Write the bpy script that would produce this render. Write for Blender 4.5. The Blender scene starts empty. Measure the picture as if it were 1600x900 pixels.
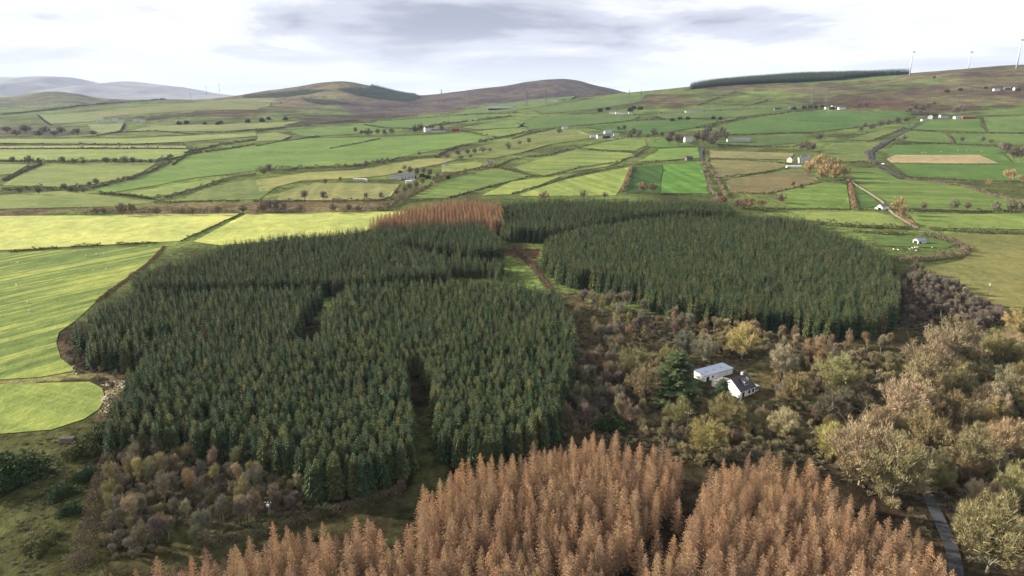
import bpy, math, random, time
import numpy as np
from mathutils import Vector, Matrix
from mathutils.geometry import delaunay_2d_cdt
T0 = time.time()
rnd = random.Random(7); nrg = np.random.default_rng(11)
SC = bpy.context.scene
COL = SC.collection
R = math.radians

# ------------------------------------------------------------------ camera, sky, sun, exposure
CAM_H, PITCH, FPX = 110.0, R(15.7), 1067.0
cam_d = bpy.data.cameras.new('camera'); cam = bpy.data.objects.new('camera', cam_d); COL.objects.link(cam)
cam.location = (0, 0, CAM_H); cam.rotation_euler = (math.pi/2 - PITCH, 0, 0)
cam_d.sensor_width = 36; cam_d.lens = 36*FPX/1600; cam_d.clip_start = 1; cam_d.clip_end = 60000
SC.camera = cam
SUN_EL, SUN_AZ = R(20), R(-74)          # azimuth clockwise from +Y (view axis); low sun from the left, a little ahead
sun_dir = Vector((math.sin(SUN_AZ)*math.cos(SUN_EL), math.cos(SUN_AZ)*math.cos(SUN_EL), math.sin(SUN_EL)))
sd = bpy.data.lights.new('sun', 'SUN'); sd.energy = 5.0; sd.angle = R(0.6); sd.color = (1.0, 0.88, 0.71)
so = bpy.data.objects.new('sun', sd); COL.objects.link(so); so.rotation_euler = sun_dir.to_track_quat('Z', 'Y').to_euler()
so.location = (0, 0, 400)

W = bpy.data.worlds.new('World'); SC.world = W; W.use_nodes = True
def build_world():
    nt = W.node_tree; N = nt.nodes; L = nt.links; N.clear()
    out = N.new('ShaderNodeOutputWorld'); bg = N.new('ShaderNodeBackground')
    sky = N.new('ShaderNodeTexSky'); sky.sky_type = 'NISHITA'; sky.sun_disc = False
    sky.sun_elevation = SUN_EL; sky.sun_rotation = SUN_AZ; sky.air_density = 1.0; sky.dust_density = 1.5
    tc = N.new('ShaderNodeTexCoord')
    sep = N.new('ShaderNodeSeparateXYZ'); L.new(tc.outputs['Generated'], sep.inputs[0])
    def math_(op, a, b=None):
        m = N.new('ShaderNodeMath'); m.operation = op
        for k, v in enumerate((a, b)):
            if v is None: continue
            if isinstance(v, (int, float)): m.inputs[k].default_value = v
            else: L.new(v, m.inputs[k])
        return m.outputs[0]
    zc = math_('MAXIMUM', sep.outputs[2], 0.0)
    den = math_('ADD', zc, 0.10)                    # a cloud deck overhead, flattened towards the horizon
    cx = math_('DIVIDE', sep.outputs[0], den); cy = math_('DIVIDE', sep.outputs[1], den)
    cmb = N.new('ShaderNodeCombineXYZ'); L.new(cx, cmb.inputs[0]); L.new(cy, cmb.inputs[1])
    cmb.inputs[2].default_value = CLOUD_SEED
    def noise(scale, detail, rough, dist):
        n = N.new('ShaderNodeTexNoise'); n.inputs['Scale'].default_value = scale; n.inputs['Detail'].default_value = detail
        n.inputs['Roughness'].default_value = rough; n.inputs['Distortion'].default_value = dist
        L.new(cmb.outputs[0], n.inputs['Vector']); return n.outputs[0]
    def ramp(src, stops):
        r = N.new('ShaderNodeValToRGB'); L.new(src, r.inputs[0]); r.color_ramp.interpolation = 'EASE'
        e = r.color_ramp.elements
        while len(e) < len(stops): e.new(0.5)
        for q, (p, c) in zip(e, stops): q.position = p; q.color = (*c, 1)
        return r.outputs[0]
    # thick grey undersides against bright thin cloud
    body = ramp(noise(0.42, 8, 0.56, 0.3), [(0.38, (6.9, 6.85, 6.75)), (0.48, (6.0, 6.05, 6.2)), (0.54, (4.4, 4.5, 5.1)), (0.63, (2.7, 2.8, 3.4))])
    low = N.new('ShaderNodeMapRange'); low.interpolation_type = 'SMOOTHERSTEP'; L.new(zc, low.inputs[0])      # air near the horizon is bright
    for k_, v_ in zip((1, 2, 3, 4), (0.0, 0.11, 0.75, 0.0)): low.inputs[k_].default_value = v_
    mb = N.new('ShaderNodeMix'); mb.data_type = 'RGBA'; L.new(low.outputs[0], mb.inputs[0]); L.new(body, mb.inputs[6]); mb.inputs[7].default_value = (6.3, 6.3, 6.35, 1); body = mb.outputs[2]
    gaps = ramp(noise(0.9, 5, 0.55, 0.1), [(0.30, (0.8,)*3), (0.42, (1.0,)*3)])
    mix = N.new('ShaderNodeMix'); mix.data_type = 'RGBA'
    L.new(gaps, mix.inputs[0]); L.new(sky.outputs[0], mix.inputs[6]); L.new(body, mix.inputs[7])
    L.new(mix.outputs[2], bg.inputs[0]); bg.inputs[1].default_value = 0.059
    L.new(bg.outputs[0], out.inputs[0])
CLOUD_SEED = 3.7
build_world()
SC.view_settings.view_transform = 'Standard'; SC.view_settings.look = 'None'
SC.view_settings.gamma = 1; SC.view_settings.use_curve_mapping = False
SC.view_settings.exposure = 1.5
HAZE_COL, HAZE_D, HAZE_G = (0.50, 0.66, 1.0, 1), 2.1e-5, 0.0
cy_ = SC.cycles
SC.render.engine = 'CYCLES'
cy_.max_bounces = 4; cy_.diffuse_bounces = 2; cy_.glossy_bounces = 1; cy_.transmission_bounces = 2; cy_.transparent_max_bounces = 4
cy_.volume_bounces = 0; cy_.use_denoising = True; cy_.use_adaptive_sampling = True; cy_.adaptive_threshold = 0.012
cy_.caustics_reflective = False; cy_.caustics_refractive = False

# ------------------------------------------------------------------ terrain
_h = np.random.default_rng(5).random((256, 256))
def vnoise(x, y, s, seed=0):
    x = np.asarray(x, float)/s + seed*17.3; y = np.asarray(y, float)/s + seed*9.1
    xi = np.floor(x).astype(int); yi = np.floor(y).astype(int); fx = x-xi; fy = y-yi
    fx = fx*fx*fx*(fx*(fx*6-15)+10); fy = fy*fy*fy*(fy*(fy*6-15)+10)
    g = lambda a, b: _h[a & 255, b & 255]
    return (g(xi, yi)*(1-fx)+g(xi+1, yi)*fx)*(1-fy) + (g(xi, yi+1)*(1-fx)+g(xi+1, yi+1)*fx)*fy - 0.5
def slope(v): return np.tan(np.arctan((450-np.asarray(v, float))/FPX) - PITCH)
CP, SP = math.cos(PITCH), math.sin(PITCH)
def tan_az(u, v): return ((u-800)/FPX)/(CP + (450-v)/FPX*SP)
KY = np.array([700, 850, 1050, 1300, 1600, 2000, 2500, 2900, 3300, 4200, 5000.])
KU = [-500, 0, 200, 400, 600, 800, 1000, 1080, 1200, 1330, 1420, 1510, 1600, 2100]
KV = [[323,296,274,251,232,217,204,194,186,172,172],
      [323,296,274,251,232,217,204,193,184,170,172],
      [323,296,273,250,230,214,199,187,175,158,172],
      [323,296,272,249,228,211,194,181,168,150,165],
      [323,295,270,246,225,207,192,187,184,182,180],
      [323,293,265,240,219,200,181,170,162,172,175],
      [323,291,260,232,208,186,165,151,141,152,165],
      [323,291,259,230,205,181,157,142,131,145,160],
      [323,290,257,228,202,176,150,132,117,140,155],
      [323,290,256,226,198,169,141,126,113,135,150],
      [323,289,255,225,196,163,128,115,115,130,150],
      [323,289,254,224,193,156,118,104,107,125,150],
      [323,288,253,222,190,150,107,96,100,115,150],
      [323,287,252,220,186,140,95,80,85,100,140]]
RIDGE_U = [-500,-200,0,30,70,95,120,150,200,300,340,400,450,500,530,555,600,640,660,700,780,820,850,880,905,930,970,1050,1200,2100]
RIDGE_V = [158,155,153,152,147,146,149,155,158,156,152,146,140,133,130,133,140,145,146,142,135,129,126,124.5,128,134,142,150,156,158]
TN, YN = 520, 460
T_AX = np.linspace(-1.5, 1.5, TN); LY_AX = np.linspace(math.log(550), math.log(14000), YN)
def build_table():
    Y = np.exp(LY_AX); kt = [tan_az(u, 180) for u in KU]
    kz = np.array([[CAM_H + y*slope(v) for y, v in zip(KY, row)] for row in KV]); kz[:, 0] = 0
    yk = np.concatenate([[500, 620], KY, [7500, 14000]])
    kz = np.concatenate([np.zeros((len(KU), 2)), kz, kz[:, -1:]*0.5, kz[:, -1:]*0], axis=1)
    cols = np.array([np.interp(LY_AX, np.log(yk), r) for r in kz])          # (U, YN)
    tab = np.array([np.interp(T_AX, kt, cols[:, j]) for j in range(YN)]).T   # (TN, YN)
    rv = np.interp(T_AX, [tan_az(u, 140) for u in RIDGE_U], RIDGE_V)
    def blur(a, s, ax):
        k = np.exp(-0.5*(np.arange(-3*s, 3*s+1)/s)**2); k /= k.sum()
        p = np.pad(a, [(3*s, 3*s) if i == ax else (0, 0) for i in range(2)], mode='edge')
        return np.apply_along_axis(lambda r: np.convolve(r, k, 'valid'), ax, p)
    tab = blur(blur(tab, 8, 1), 12, 0)
    y0 = 6000.0
    yy = np.exp(LY_AX)[None, :]
    hz = (CAM_H + y0*slope(rv))[:, None]*np.exp(-((yy-y0)/1250.0)**2)
    d = tab-hz                                                                # smooth maximum
    return hz + 0.5*(d + np.sqrt(d*d + 36.0))-3.0*np.exp(-((yy-550)/300)**2)*0 
TAB = build_table()
TAB[:, :12] *= np.linspace(0, 1, 12)[None, :]
def Z(x, y):
    x = np.asarray(x, float); y = np.asarray(y, float)
    ys = np.maximum(y, 1.0)
    ti = np.clip((x/ys - T_AX[0])/(T_AX[1]-T_AX[0]), 0, TN-1.001); yi = np.clip((np.log(np.maximum(ys, 550.0))-LY_AX[0])/(LY_AX[1]-LY_AX[0]), 0, YN-1.001)
    i = ti.astype(int); j = yi.astype(int); a = ti-i; b = yi-j
    z = (TAB[i, j]*(1-a)+TAB[i+1, j]*a)*(1-b) + (TAB[i, j+1]*(1-a)+TAB[i+1, j+1]*a)*b
    z = np.where(ys < 551, 0.0, z)
    amp = np.clip((ys-680)/500, 0, 1)
    z = z + amp*(6.0*vnoise(x, y, 190, 1) + 2.2*vnoise(x, y, 75, 2)) + 0.35*vnoise(x, y, 22, 3)
    far = np.clip((ys-4300)/900, 0, 1)
    return z + far*(34*vnoise(x, y, 620, 4) + 16*vnoise(x, y, 240, 5))
def zf(x, y): return float(Z(x, y))
_YS = np.exp(np.linspace(math.log(60), math.log(13500), 900))
def at(u, v, h=0.0):
    """ground point whose spot h metres above the ground is looked up along a line of sight: (x, y, ground z)"""
    t = tan_az(u, v); s = float(slope(v))
    d = CAM_H + _YS*s - (Z(t*_YS, _YS) + h)
    k = np.argmax(d <= 0)
    if d[k] > 0: k = len(_YS)-1
    lo, hi = _YS[max(k-1, 0)], _YS[k]
    m = np.linspace(lo, hi, 24); d = CAM_H + m*s - (Z(t*m, m)+h); k = int(np.argmax(d <= 0)) or 23
    f = d[k-1]/(d[k-1]-d[k]+1e-12); hi = float(m[k-1]+(m[k]-m[k-1])*min(1, max(0, f)))
    return (t*hi, hi, zf(t*hi, hi))
def ppm(x, y, z=0): return FPX/(y*CP - (z-CAM_H)*SP)      # photo pixels per metre there
def path(pts, step=14, h=0.0):
    """photo polyline -> dense ground polyline"""
    out = []
    for (a, b) in zip(pts[:-1], pts[1:]):
        n = max(1, int(math.hypot(b[0]-a[0], b[1]-a[1])/step))
        for k in range(n):
            f = k/n; out.append(at(a[0]+(b[0]-a[0])*f, a[1]+(b[1]-a[1])*f, h))
    out.append(at(*pts[-1], h)); return out
def inside(px, py, poly):
    """vectorised point in polygon"""
    px = np.asarray(px, float); py = np.asarray(py, float); r = np.zeros(px.shape, bool)
    n = len(poly)
    for i in range(n):
        x1, y1 = poly[i][:2]; x2, y2 = poly[(i+1) % n][:2]
        if y1 == y2: continue
        r ^= ((y1 > py) != (y2 > py)) & (px < (x2-x1)*(py-y1)/(y2-y1)+x1)
    return r
def mixed_poly(pts, H=16.0, step=24):
    """photo polygon with 'g' ground points and 't' tree-top points -> ground polygon"""
    out = []
    for k, p in enumerate(pts):
        q = pts[(k+1) % len(pts)]
        h1 = H if p[2] == 't' else 0.0
        out.append(at(p[0], p[1], h1)[:2])
    return out

# ------------------------------------------------------------------ helpers
def lin(r, g, b):
    f = lambda c: (c/255/12.92 if c/255 <= 0.04045 else ((c/255+0.055)/1.055)**2.4)
    return (f(r), f(g), f(b))
def alb(r, g, b, k=2.0): return tuple(min(0.9, c/k) for c in lin(r, g, b))
def tag(o, label=None, cat=None, group=None, kind=None):
    if label: o['label'] = label
    if cat: o['category'] = cat
    if group: o['group'] = group
    if kind: o['kind'] = kind
    return o
def mesh_from(name, verts, faces, mats=(), midx=None, smooth=False):
    me = bpy.data.meshes.new(name)
    me.from_pydata(verts if isinstance(verts, list) else verts.tolist(), [], faces if isinstance(faces, list) else faces.tolist())
    for m in mats: me.materials.append(m)
    if midx is not None: me.polygons.foreach_set('material_index', np.asarray(midx, np.int32))
    if smooth: me.polygons.foreach_set('use_smooth', np.ones(len(me.polygons), bool))
    me.update(); return me
def obj(name, me, parent=None, loc=None, rz=0.0, scale=None):
    o = bpy.data.objects.new(name, me); COL.objects.link(o)
    if parent is not None: o.parent = parent
    if loc is not None: o.location = loc
    if rz: o.rotation_euler = (0, 0, rz)
    if scale is not None: o.scale = (scale,)*3 if isinstance(scale, (int, float)) else scale
    return o
def empty(name, loc=(0, 0, 0), rz=0.0, scale=None):
    o = obj(name, None, None, loc, rz, scale); o.empty_display_size = 0.5; return o
class MB:
    """collects simple solids into one mesh"""
    def __init__(s): s.v = []; s.f = []; s.m = []
    def add(s, vs, fs, m=0):
        b = len(s.v); s.v += [tuple(p) for p in vs]; s.f += [tuple(i+b for i in f) for f in fs]; s.m += [m]*len(fs); return s
    def box(s, x0, x1, y0, y1, z0, z1, m=0):
        return s.add([(x0,y0,z0),(x1,y0,z0),(x1,y1,z0),(x0,y1,z0),(x0,y0,z1),(x1,y0,z1),(x1,y1,z1),(x0,y1,z1)],
                     [(0,3,2,1),(4,5,6,7),(0,1,5,4),(1,2,6,5),(2,3,7,6),(3,0,4,7)], m)
    def tube(s, p, q, r0, r1, n=6, m=0, cap=True):
        p = Vector(p); q = Vector(q); d = (q-p).normalized(); a = d.orthogonal().normalized(); b = d.cross(a)
        vs = [];
        for c, r in ((p, r0), (q, r1)):
            vs += [c + (a*math.cos(2*math.pi*k/n)+b*math.sin(2*math.pi*k/n))*r for k in range(n)]
        fs = [(k, (k+1) % n, n+(k+1) % n, n+k) for k in range(n)]
        if cap: fs += [tuple(range(n-1, -1, -1)), tuple(range(n, 2*n))]
        return s.add(vs, fs, m)
    def build(s, name, mats, parent=None, loc=None, rz=0.0, smooth=False):
        if not isinstance(mats, (list, tuple)): mats = [mats]
        return obj(name, mesh_from(name, s.v, s.f, mats, s.m, smooth), parent, loc, rz)

# ------------------------------------------------------------------ materials
def new_mat(name):
    m = bpy.data.materials.new(name); m.use_nodes = True; nt = m.node_tree
    b = nt.nodes['Principled BSDF']; b.inputs['Specular IOR Level'].default_value = 0.15; b.inputs['Roughness'].default_value = 0.9
    return m, nt.nodes, nt.links, b
def nd(N, L, typ, ins=None, **props):
    n = N.new(typ)
    for k, v in props.items(): setattr(n, k, v)
    for k, v in (ins or {}).items():
        if hasattr(v, 'is_linked'): L.new(v, n.inputs[k])
        else: n.inputs[k].default_value = v
    return n
def mixc(N, L, f, a, b, blend='MIX'):
    n = N.new('ShaderNodeMix'); n.data_type = 'RGBA'; n.blend_type = blend
    for k, v in ((0, f), (6, a), (7, b)):
        if hasattr(v, 'is_linked'): L.new(v, n.inputs[k])
        elif k and len(v) == 3: n.inputs[k].default_value = (*v, 1)
        else: n.inputs[k].default_value = v
    return n.outputs[2]
def mapr(N, L, src, a, b, c, d):
    n = N.new('ShaderNodeMapRange'); L.new(src, n.inputs[0])
    for k, v in zip((1, 2, 3, 4), (a, b, c, d)): n.inputs[k].default_value = v
    return n.outputs[0]
def mat_plain(name, col, rough=0.8, var=0.12, scale=1.5, spec=0.2):
    m, N, L, b = new_mat(name)
    tc = N.new('ShaderNodeTexCoord')
    n = nd(N, L, 'ShaderNodeTexNoise', {'Vector': tc.outputs['Object'], 'Scale': scale, 'Detail': 4.0})
    f = mapr(N, L, n.outputs[0], 0.3, 0.7, 1-var, 1+var)
    c = nd(N, L, 'ShaderNodeVectorMath', {0: (*col,), 1: (1, 1, 1)}, operation='MULTIPLY'); L.new(f, c.inputs[1])
    L.new(c.outputs[0], b.inputs['Base Color']); b.inputs['Roughness'].default_value = rough; b.inputs['Specular IOR Level'].default_value = spec
    return m
def mat_plant(name, cols, rand_hi=1.25, rand_lo=0.75, noise_scale=0.25, rough=0.85, use_color=False, transl=0.0):
    """foliage or twigs: hue from the object's own random number and a slow noise over the plant"""
    m, N, L, b = new_mat(name)
    oi = N.new('ShaderNodeObjectInfo'); geo = N.new('ShaderNodeNewGeometry')
    r = N.new('ShaderNodeValToRGB'); L.new(oi.outputs['Random'], r.inputs[0]); e = r.color_ramp.elements
    while len(e) < len(cols): e.new(0.5)
    for k, q in enumerate(e): q.position = k/max(1, len(cols)-1); q.color = (*cols[k], 1)
    c = r.outputs[0]
    if use_color: c = mixc(N, L, 1.0, oi.outputs['Color'], c, 'MULTIPLY')
    w = nd(N, L, 'ShaderNodeTexWhiteNoise', {'W': geo.outputs['Random Per Island']}, noise_dimensions='1D')
    f = mapr(N, L, w.outputs[0], 0, 1, rand_lo, rand_hi)
    mm = nd(N, L, 'ShaderNodeVectorMath', {0: c}, operation='MULTIPLY'); L.new(f, mm.inputs[1])
    L.new(mm.outputs[0], b.inputs['Base Color']); b.inputs['Roughness'].default_value = rough
    if transl:
        tr = nd(N, L, 'ShaderNodeBsdfTranslucent', {'Color': mm.outputs[0]}); ms = nd(N, L, 'ShaderNodeMixShader', {0: transl})
        L.new(b.outputs[0], ms.inputs[1]); L.new(tr.outputs[0], ms.inputs[2]); L.new(ms.outputs[0], N['Material Output'].inputs[0])
    return m
def mat_field():
    m, N, L, b = new_mat('grass_field')
    oi = N.new('ShaderNodeObjectInfo'); at_ = nd(N, L, 'ShaderNodeAttribute', attribute_name='st')
    geo = N.new('ShaderNodeNewGeometry')
    big = nd(N, L, 'ShaderNodeTexNoise', {'Vector': geo.outputs['Position'], 'Scale': 0.012, 'Detail': 5.0, 'Roughness': 0.6})
    mid = nd(N, L, 'ShaderNodeTexNoise', {'Vector': geo.outputs['Position'], 'Scale': 0.09, 'Detail': 6.0, 'Roughness': 0.65})
    # tractor lines and sward streaks follow the way the field is worked
    st = nd(N, L, 'ShaderNodeVectorMath', {0: at_.outputs['Vector'], 1: (0.16, 0.006, 0)}, operation='MULTIPLY')
    stn = nd(N, L, 'ShaderNodeTexNoise', {'Vector': st.outputs[0], 'Scale': 1.0, 'Detail': 5.0, 'Roughness': 0.6})
    sep = N.new('ShaderNodeSeparateXYZ'); L.new(at_.outputs['Vector'], sep.inputs[0])
    c1 = mixc(N, L, mapr(N, L, big.outputs[0], 0.35, 0.65, 0, 1), (0.82, 0.86, 0.9), (1.25, 1.13, 1.1))
    col = mixc(N, L, 1.0, oi.outputs['Color'], c1, 'MULTIPLY')
    c2 = mixc(N, L, mapr(N, L, mid.outputs[0], 0.3, 0.7, 0, 1), (0.74, 0.80, 0.8), (1.24, 1.18, 1.15))
    col = mixc(N, L, 1.0, col, c2, 'MULTIPLY')
    sa = nd(N, L, 'ShaderNodeMath', {0: sep.outputs[2]}, operation='MULTIPLY'); L.new(mapr(N, L, stn.outputs[0], 0.47, 0.57, 1, 0), sa.inputs[1])
    dk = mixc(N, L, 1.0, col, (0.45, 0.58, 0.6), 'MULTIPLY')
    col = mixc(N, L, sa.outputs[0], col, dk)
    fine = nd(N, L, 'ShaderNodeTexNoise', {'Vector': geo.outputs['Position'], 'Scale': 0.9, 'Detail': 4.0, 'Roughness': 0.7})
    hsv = nd(N, L, 'ShaderNodeHueSaturation', {'Saturation': 0.86, 'Color': col}); col = hsv.outputs[0]
    L.new(mixc(N, L, 1.0, col, mixc(N, L, fine.outputs[0], (0.8, 0.8, 0.8), (1.2, 1.2, 1.2)), 'MULTIPLY'), b.inputs['Base Color'])
    bm = nd(N, L, 'ShaderNodeBump', {'Height': mid.outputs[0], 'Strength': 0.7, 'Distance': 2.5}); L.new(bm.outputs[0], b.inputs['Normal'])
    b.inputs['Roughness'].default_value = 1.0; b.inputs['Specular IOR Level'].default_value = 0.05
    return m
def mat_ground():
    m, N, L, b = new_mat('rough_ground')
    vc = nd(N, L, 'ShaderNodeVertexColor', layer_name='tint'); geo = N.new('ShaderNodeNewGeometry')
    n1 = nd(N, L, 'ShaderNodeTexNoise', {'Vector': geo.outputs['Position'], 'Scale': 0.02, 'Detail': 7.0, 'Roughness': 0.65})
    n2 = nd(N, L, 'ShaderNodeTexNoise', {'Vector': geo.outputs['Position'], 'Scale': 0.22, 'Detail': 6.0, 'Roughness': 0.7})
    n3 = nd(N, L, 'ShaderNodeTexNoise', {'Vector': geo.outputs['Position'], 'Scale': 0.004, 'Detail': 6.0, 'Roughness': 0.6})
    c = mixc(N, L, 1.0, vc.outputs[0], mixc(N, L, mapr(N, L, n1.outputs[0], 0.38, 0.62, 0, 1), (0.62, 0.56, 0.6), (1.25, 1.28, 1.1)), 'MULTIPLY')
    c = mixc(N, L, 1.0, c, mixc(N, L, mapr(N, L, n2.outputs[0], 0.36, 0.64, 0, 1), (0.45, 0.42, 0.42), (1.45, 1.42, 1.35)), 'MULTIPLY')
    c = mixc(N, L, 1.0, c, mixc(N, L, mapr(N, L, n3.outputs[0], 0.43, 0.57, 0, 1), (0.72, 0.66, 0.76), (1.16, 1.24, 1.02)), 'MULTIPLY')
    c = nd(N, L, 'ShaderNodeHueSaturation', {'Saturation': 0.82, 'Color': c}).outputs[0]
    L.new(c, b.inputs['Base Color'])
    bm = nd(N, L, 'ShaderNodeBump', {'Height': n2.outputs[0], 'Strength': 0.9, 'Distance': 1.5}); L.new(bm.outputs[0], b.inputs['Normal'])
    b.inputs['Roughness'].default_value = 1.0; b.inputs['Specular IOR Level'].default_value = 0.03
    return m
M = {}
M['field'] = mat_field(); M['ground'] = mat_ground()
M['spruce'] = mat_plant('spruce_needles', [(0.040,0.064,0.032),(0.054,0.082,0.036),(0.088,0.106,0.042),(0.044,0.074,0.042),(0.124,0.130,0.050)], 1.35, 0.65, transl=0.22)
M['larch'] = mat_plant('larch_twigs', [(0.32,0.195,0.12),(0.44,0.295,0.175),(0.24,0.165,0.11),(0.45,0.275,0.155),(0.37,0.26,0.15),(0.25,0.155,0.10),(0.43,0.305,0.18)], 1.3, 0.62, transl=0.15)
M['rusty'] = mat_plant('browned_conifer', [(0.17,0.095,0.055),(0.15,0.10,0.06)], 1.25, 0.75)
M['bark'] = mat_plant('bark', [(0.10,0.085,0.07),(0.16,0.14,0.115)], 1.1, 0.9)
M['palebark'] = mat_plant('pale_bark', [(0.15,0.135,0.105),(0.23,0.205,0.16)], 1.1, 0.9)
M['twig'] = mat_plant('bare_twigs', [(0.85,0.85,0.85),(1.15,1.12,1.05)], 1.35, 0.65, use_color=True)
M['evergreen'] = mat_plant('evergreen_leaves', [(0.03,0.055,0.02),(0.045,0.07,0.025)], 1.4, 0.6)
M['gorse'] = mat_plant('gorse_leaves', [(0.06,0.075,0.025),(0.085,0.09,0.03)], 1.4, 0.6)
M['white'] = mat_plain('white_render', (0.68,0.68,0.67), 0.85, 0.10, 0.6)
M['offwhite'] = mat_plain('weathered_white_render', (0.52,0.51,0.49), 0.85, 0.15)
M['slate'] = mat_plain('slate_roof', (0.028,0.029,0.04), 0.55, 0.2, 3, 0.4)
M['greyroof'] = mat_plain('grey_roof', (0.15,0.15,0.16), 0.7, 0.2, 1)
M['metalroof'] = mat_plain('blue_grey_sheet_roof', (0.14,0.18,0.26), 0.5, 0.1, 0.7, 0.4)
M['redroof'] = mat_plain('rust_red_sheet', (0.20,0.065,0.05), 0.6, 0.15, 0.7)
M['darkshade'] = mat_plain('dark_and_painted_shade', (0.02,0.02,0.022), 0.6, 0.1)  # near-black for doors and tyres; on open fronts it paints the inner shade
M['glass'] = mat_plain('window_glass', (0.02,0.025,0.03), 0.1, 0.0, 1, 0.5)
M['stone'] = mat_plain('grey_stone', (0.28,0.26,0.23), 0.9, 0.3, 1)
M['wood'] = mat_plain('weathered_wood', (0.13,0.115,0.10), 0.9, 0.2, 2)
M['asphalt'] = mat_plain('asphalt', (0.034,0.036,0.042), 0.85, 0.4, 0.35)  # base colour darkened to carry the shade lying over the lane
M['worn'] = mat_plain('worn_grass_path', (0.07,0.065,0.04), 0.95, 0.25, 0.4)
M['track'] = mat_plain('stony_track', (0.26,0.22,0.16), 0.95, 0.2, 0.4)
M['steel'] = mat_plain('galvanised_steel', (0.09,0.095,0.10), 0.6, 0.1, 1)
M['turbine'] = mat_plain('turbine_white', (0.42,0.43,0.46), 0.5, 0.03, 0.2)
M['purple'] = mat_plain('purple_paint', (0.08,0.05,0.30), 0.6, 0.05)
M['wool'] = mat_plain('sheep_wool', (0.72,0.70,0.64), 0.95, 0.08, 6)
M['ceramic'] = mat_plain('white_ceramic', (0.8,0.8,0.8), 0.3, 0.02)
# ------------------------------------------------------------------ ground sheet
def zone(pts, h=0.0): return [p[:2] for p in path(pts+[pts[0]], 30, h)][:-1]
ZONES = [
 ([(440,150),(520,142),(560,150),(540,165),(470,168)], alb(128,124,84)),
 ([(300,170),(400,160),(470,168),(500,178),(400,176)], alb(126,136,82)),
 ([(770,150),(860,134),(920,136),(940,146),(860,152)], alb(98,90,92)),
 ([(690,150),(780,140),(830,140),(760,156)], alb(128,114,96)),   # photo outline, colour of the vegetation there
 ([(1040,139),(1100,133),(1320,131),(1420,116),(1520,106),(1598,98),(1598,165),(1500,162),(1380,150),(1220,142)], alb(122,112,86)),
 ([(1200,140),(1380,150),(1500,155),(1480,168),(1300,160)], alb(118,122,80)),
 ([(1270,160),(1330,152),(1470,158),(1520,166),(1440,178),(1330,172)], alb(114,94,74)),
 ([(1330,135),(1480,122),(1530,118),(1420,138),(1350,146)], alb(112,130,70)),
 ([(960,152),(1040,148),(1120,160),(1060,166),(960,164)], alb(118,108,80)),
 ([(550,142),(610,141),(700,142),(800,134),(880,124),(930,134),(965,143),(860,158),(760,160),(700,176),(620,182),(560,178),(520,160)], alb(108,94,88)),
 ([(380,150),(450,139),(530,128),(600,140),(560,150),(520,165),(430,170)], alb(132,122,84)),
 ([(300,178),(320,168),(420,172),(400,183),(330,184)], alb(108,92,66)),
 ([(200,183),(310,174),(320,179),(260,187),(215,188)], alb(84,80,58)),
 ([(0,196),(80,196),(135,203),(150,211),(0,216)], alb(112,110,86)),
 ([(470,178),(640,180),(560,192),(440,196)], alb(92,88,66)),
 ([(0,331),(90,325),(240,318),(390,315),(600,312),(600,334),(380,334),(0,340)], alb(128,112,80)),
 ([(0,690),(80,672),(150,640),(190,600),(205,590),(180,720),(150,800),(190,898),(0,898)], alb(100,108,56)),
 ([(90,520),(130,540),(160,578),(225,585),(205,620),(180,700),(140,690),(170,610),(150,590),(95,565)], alb(120,110,82)),
 ([(0,568),(60,570),(120,578),(145,596),(100,600),(0,608)], alb(150,148,92)),
 ([(150,800),(180,715),(480,725),(500,800),(640,750),(660,735),(600,830),(430,830),(330,860),(190,898)], alb(92,92,56)),
 ([(800,376),(850,378),(860,440),(960,520),(1000,530),(900,545),(870,460),(820,410)], alb(132,130,76)),
 ([(795,376),(848,380),(848,404),(810,392)], alb(96,72,54)),
 ([(870,470),(1000,500),(1130,525),(1290,545),(1400,530),(1420,440),(1530,480),(1598,470),(1598,898),(1500,898),(1300,700),(1060,690),(880,680)], alb(104,94,66)),
 ([(1090,590),(1140,600),(1130,625),(1090,615)], alb(78,92,50)),
 ([(1160,625),(1230,610),(1260,625),(1200,660),(1160,645)], alb(88,98,52)),
 ([(1340,560),(1450,540),(1470,560),(1400,600),(1330,600)], alb(122,118,64)),
 ([(1430,470),(1500,500),(1500,535),(1440,540),(1420,510)], alb(100,94,58)),
 ([(640,640),(680,640),(690,740),(640,800),(600,860),(570,860),(640,740)], alb(98,108,60)),
]
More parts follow.
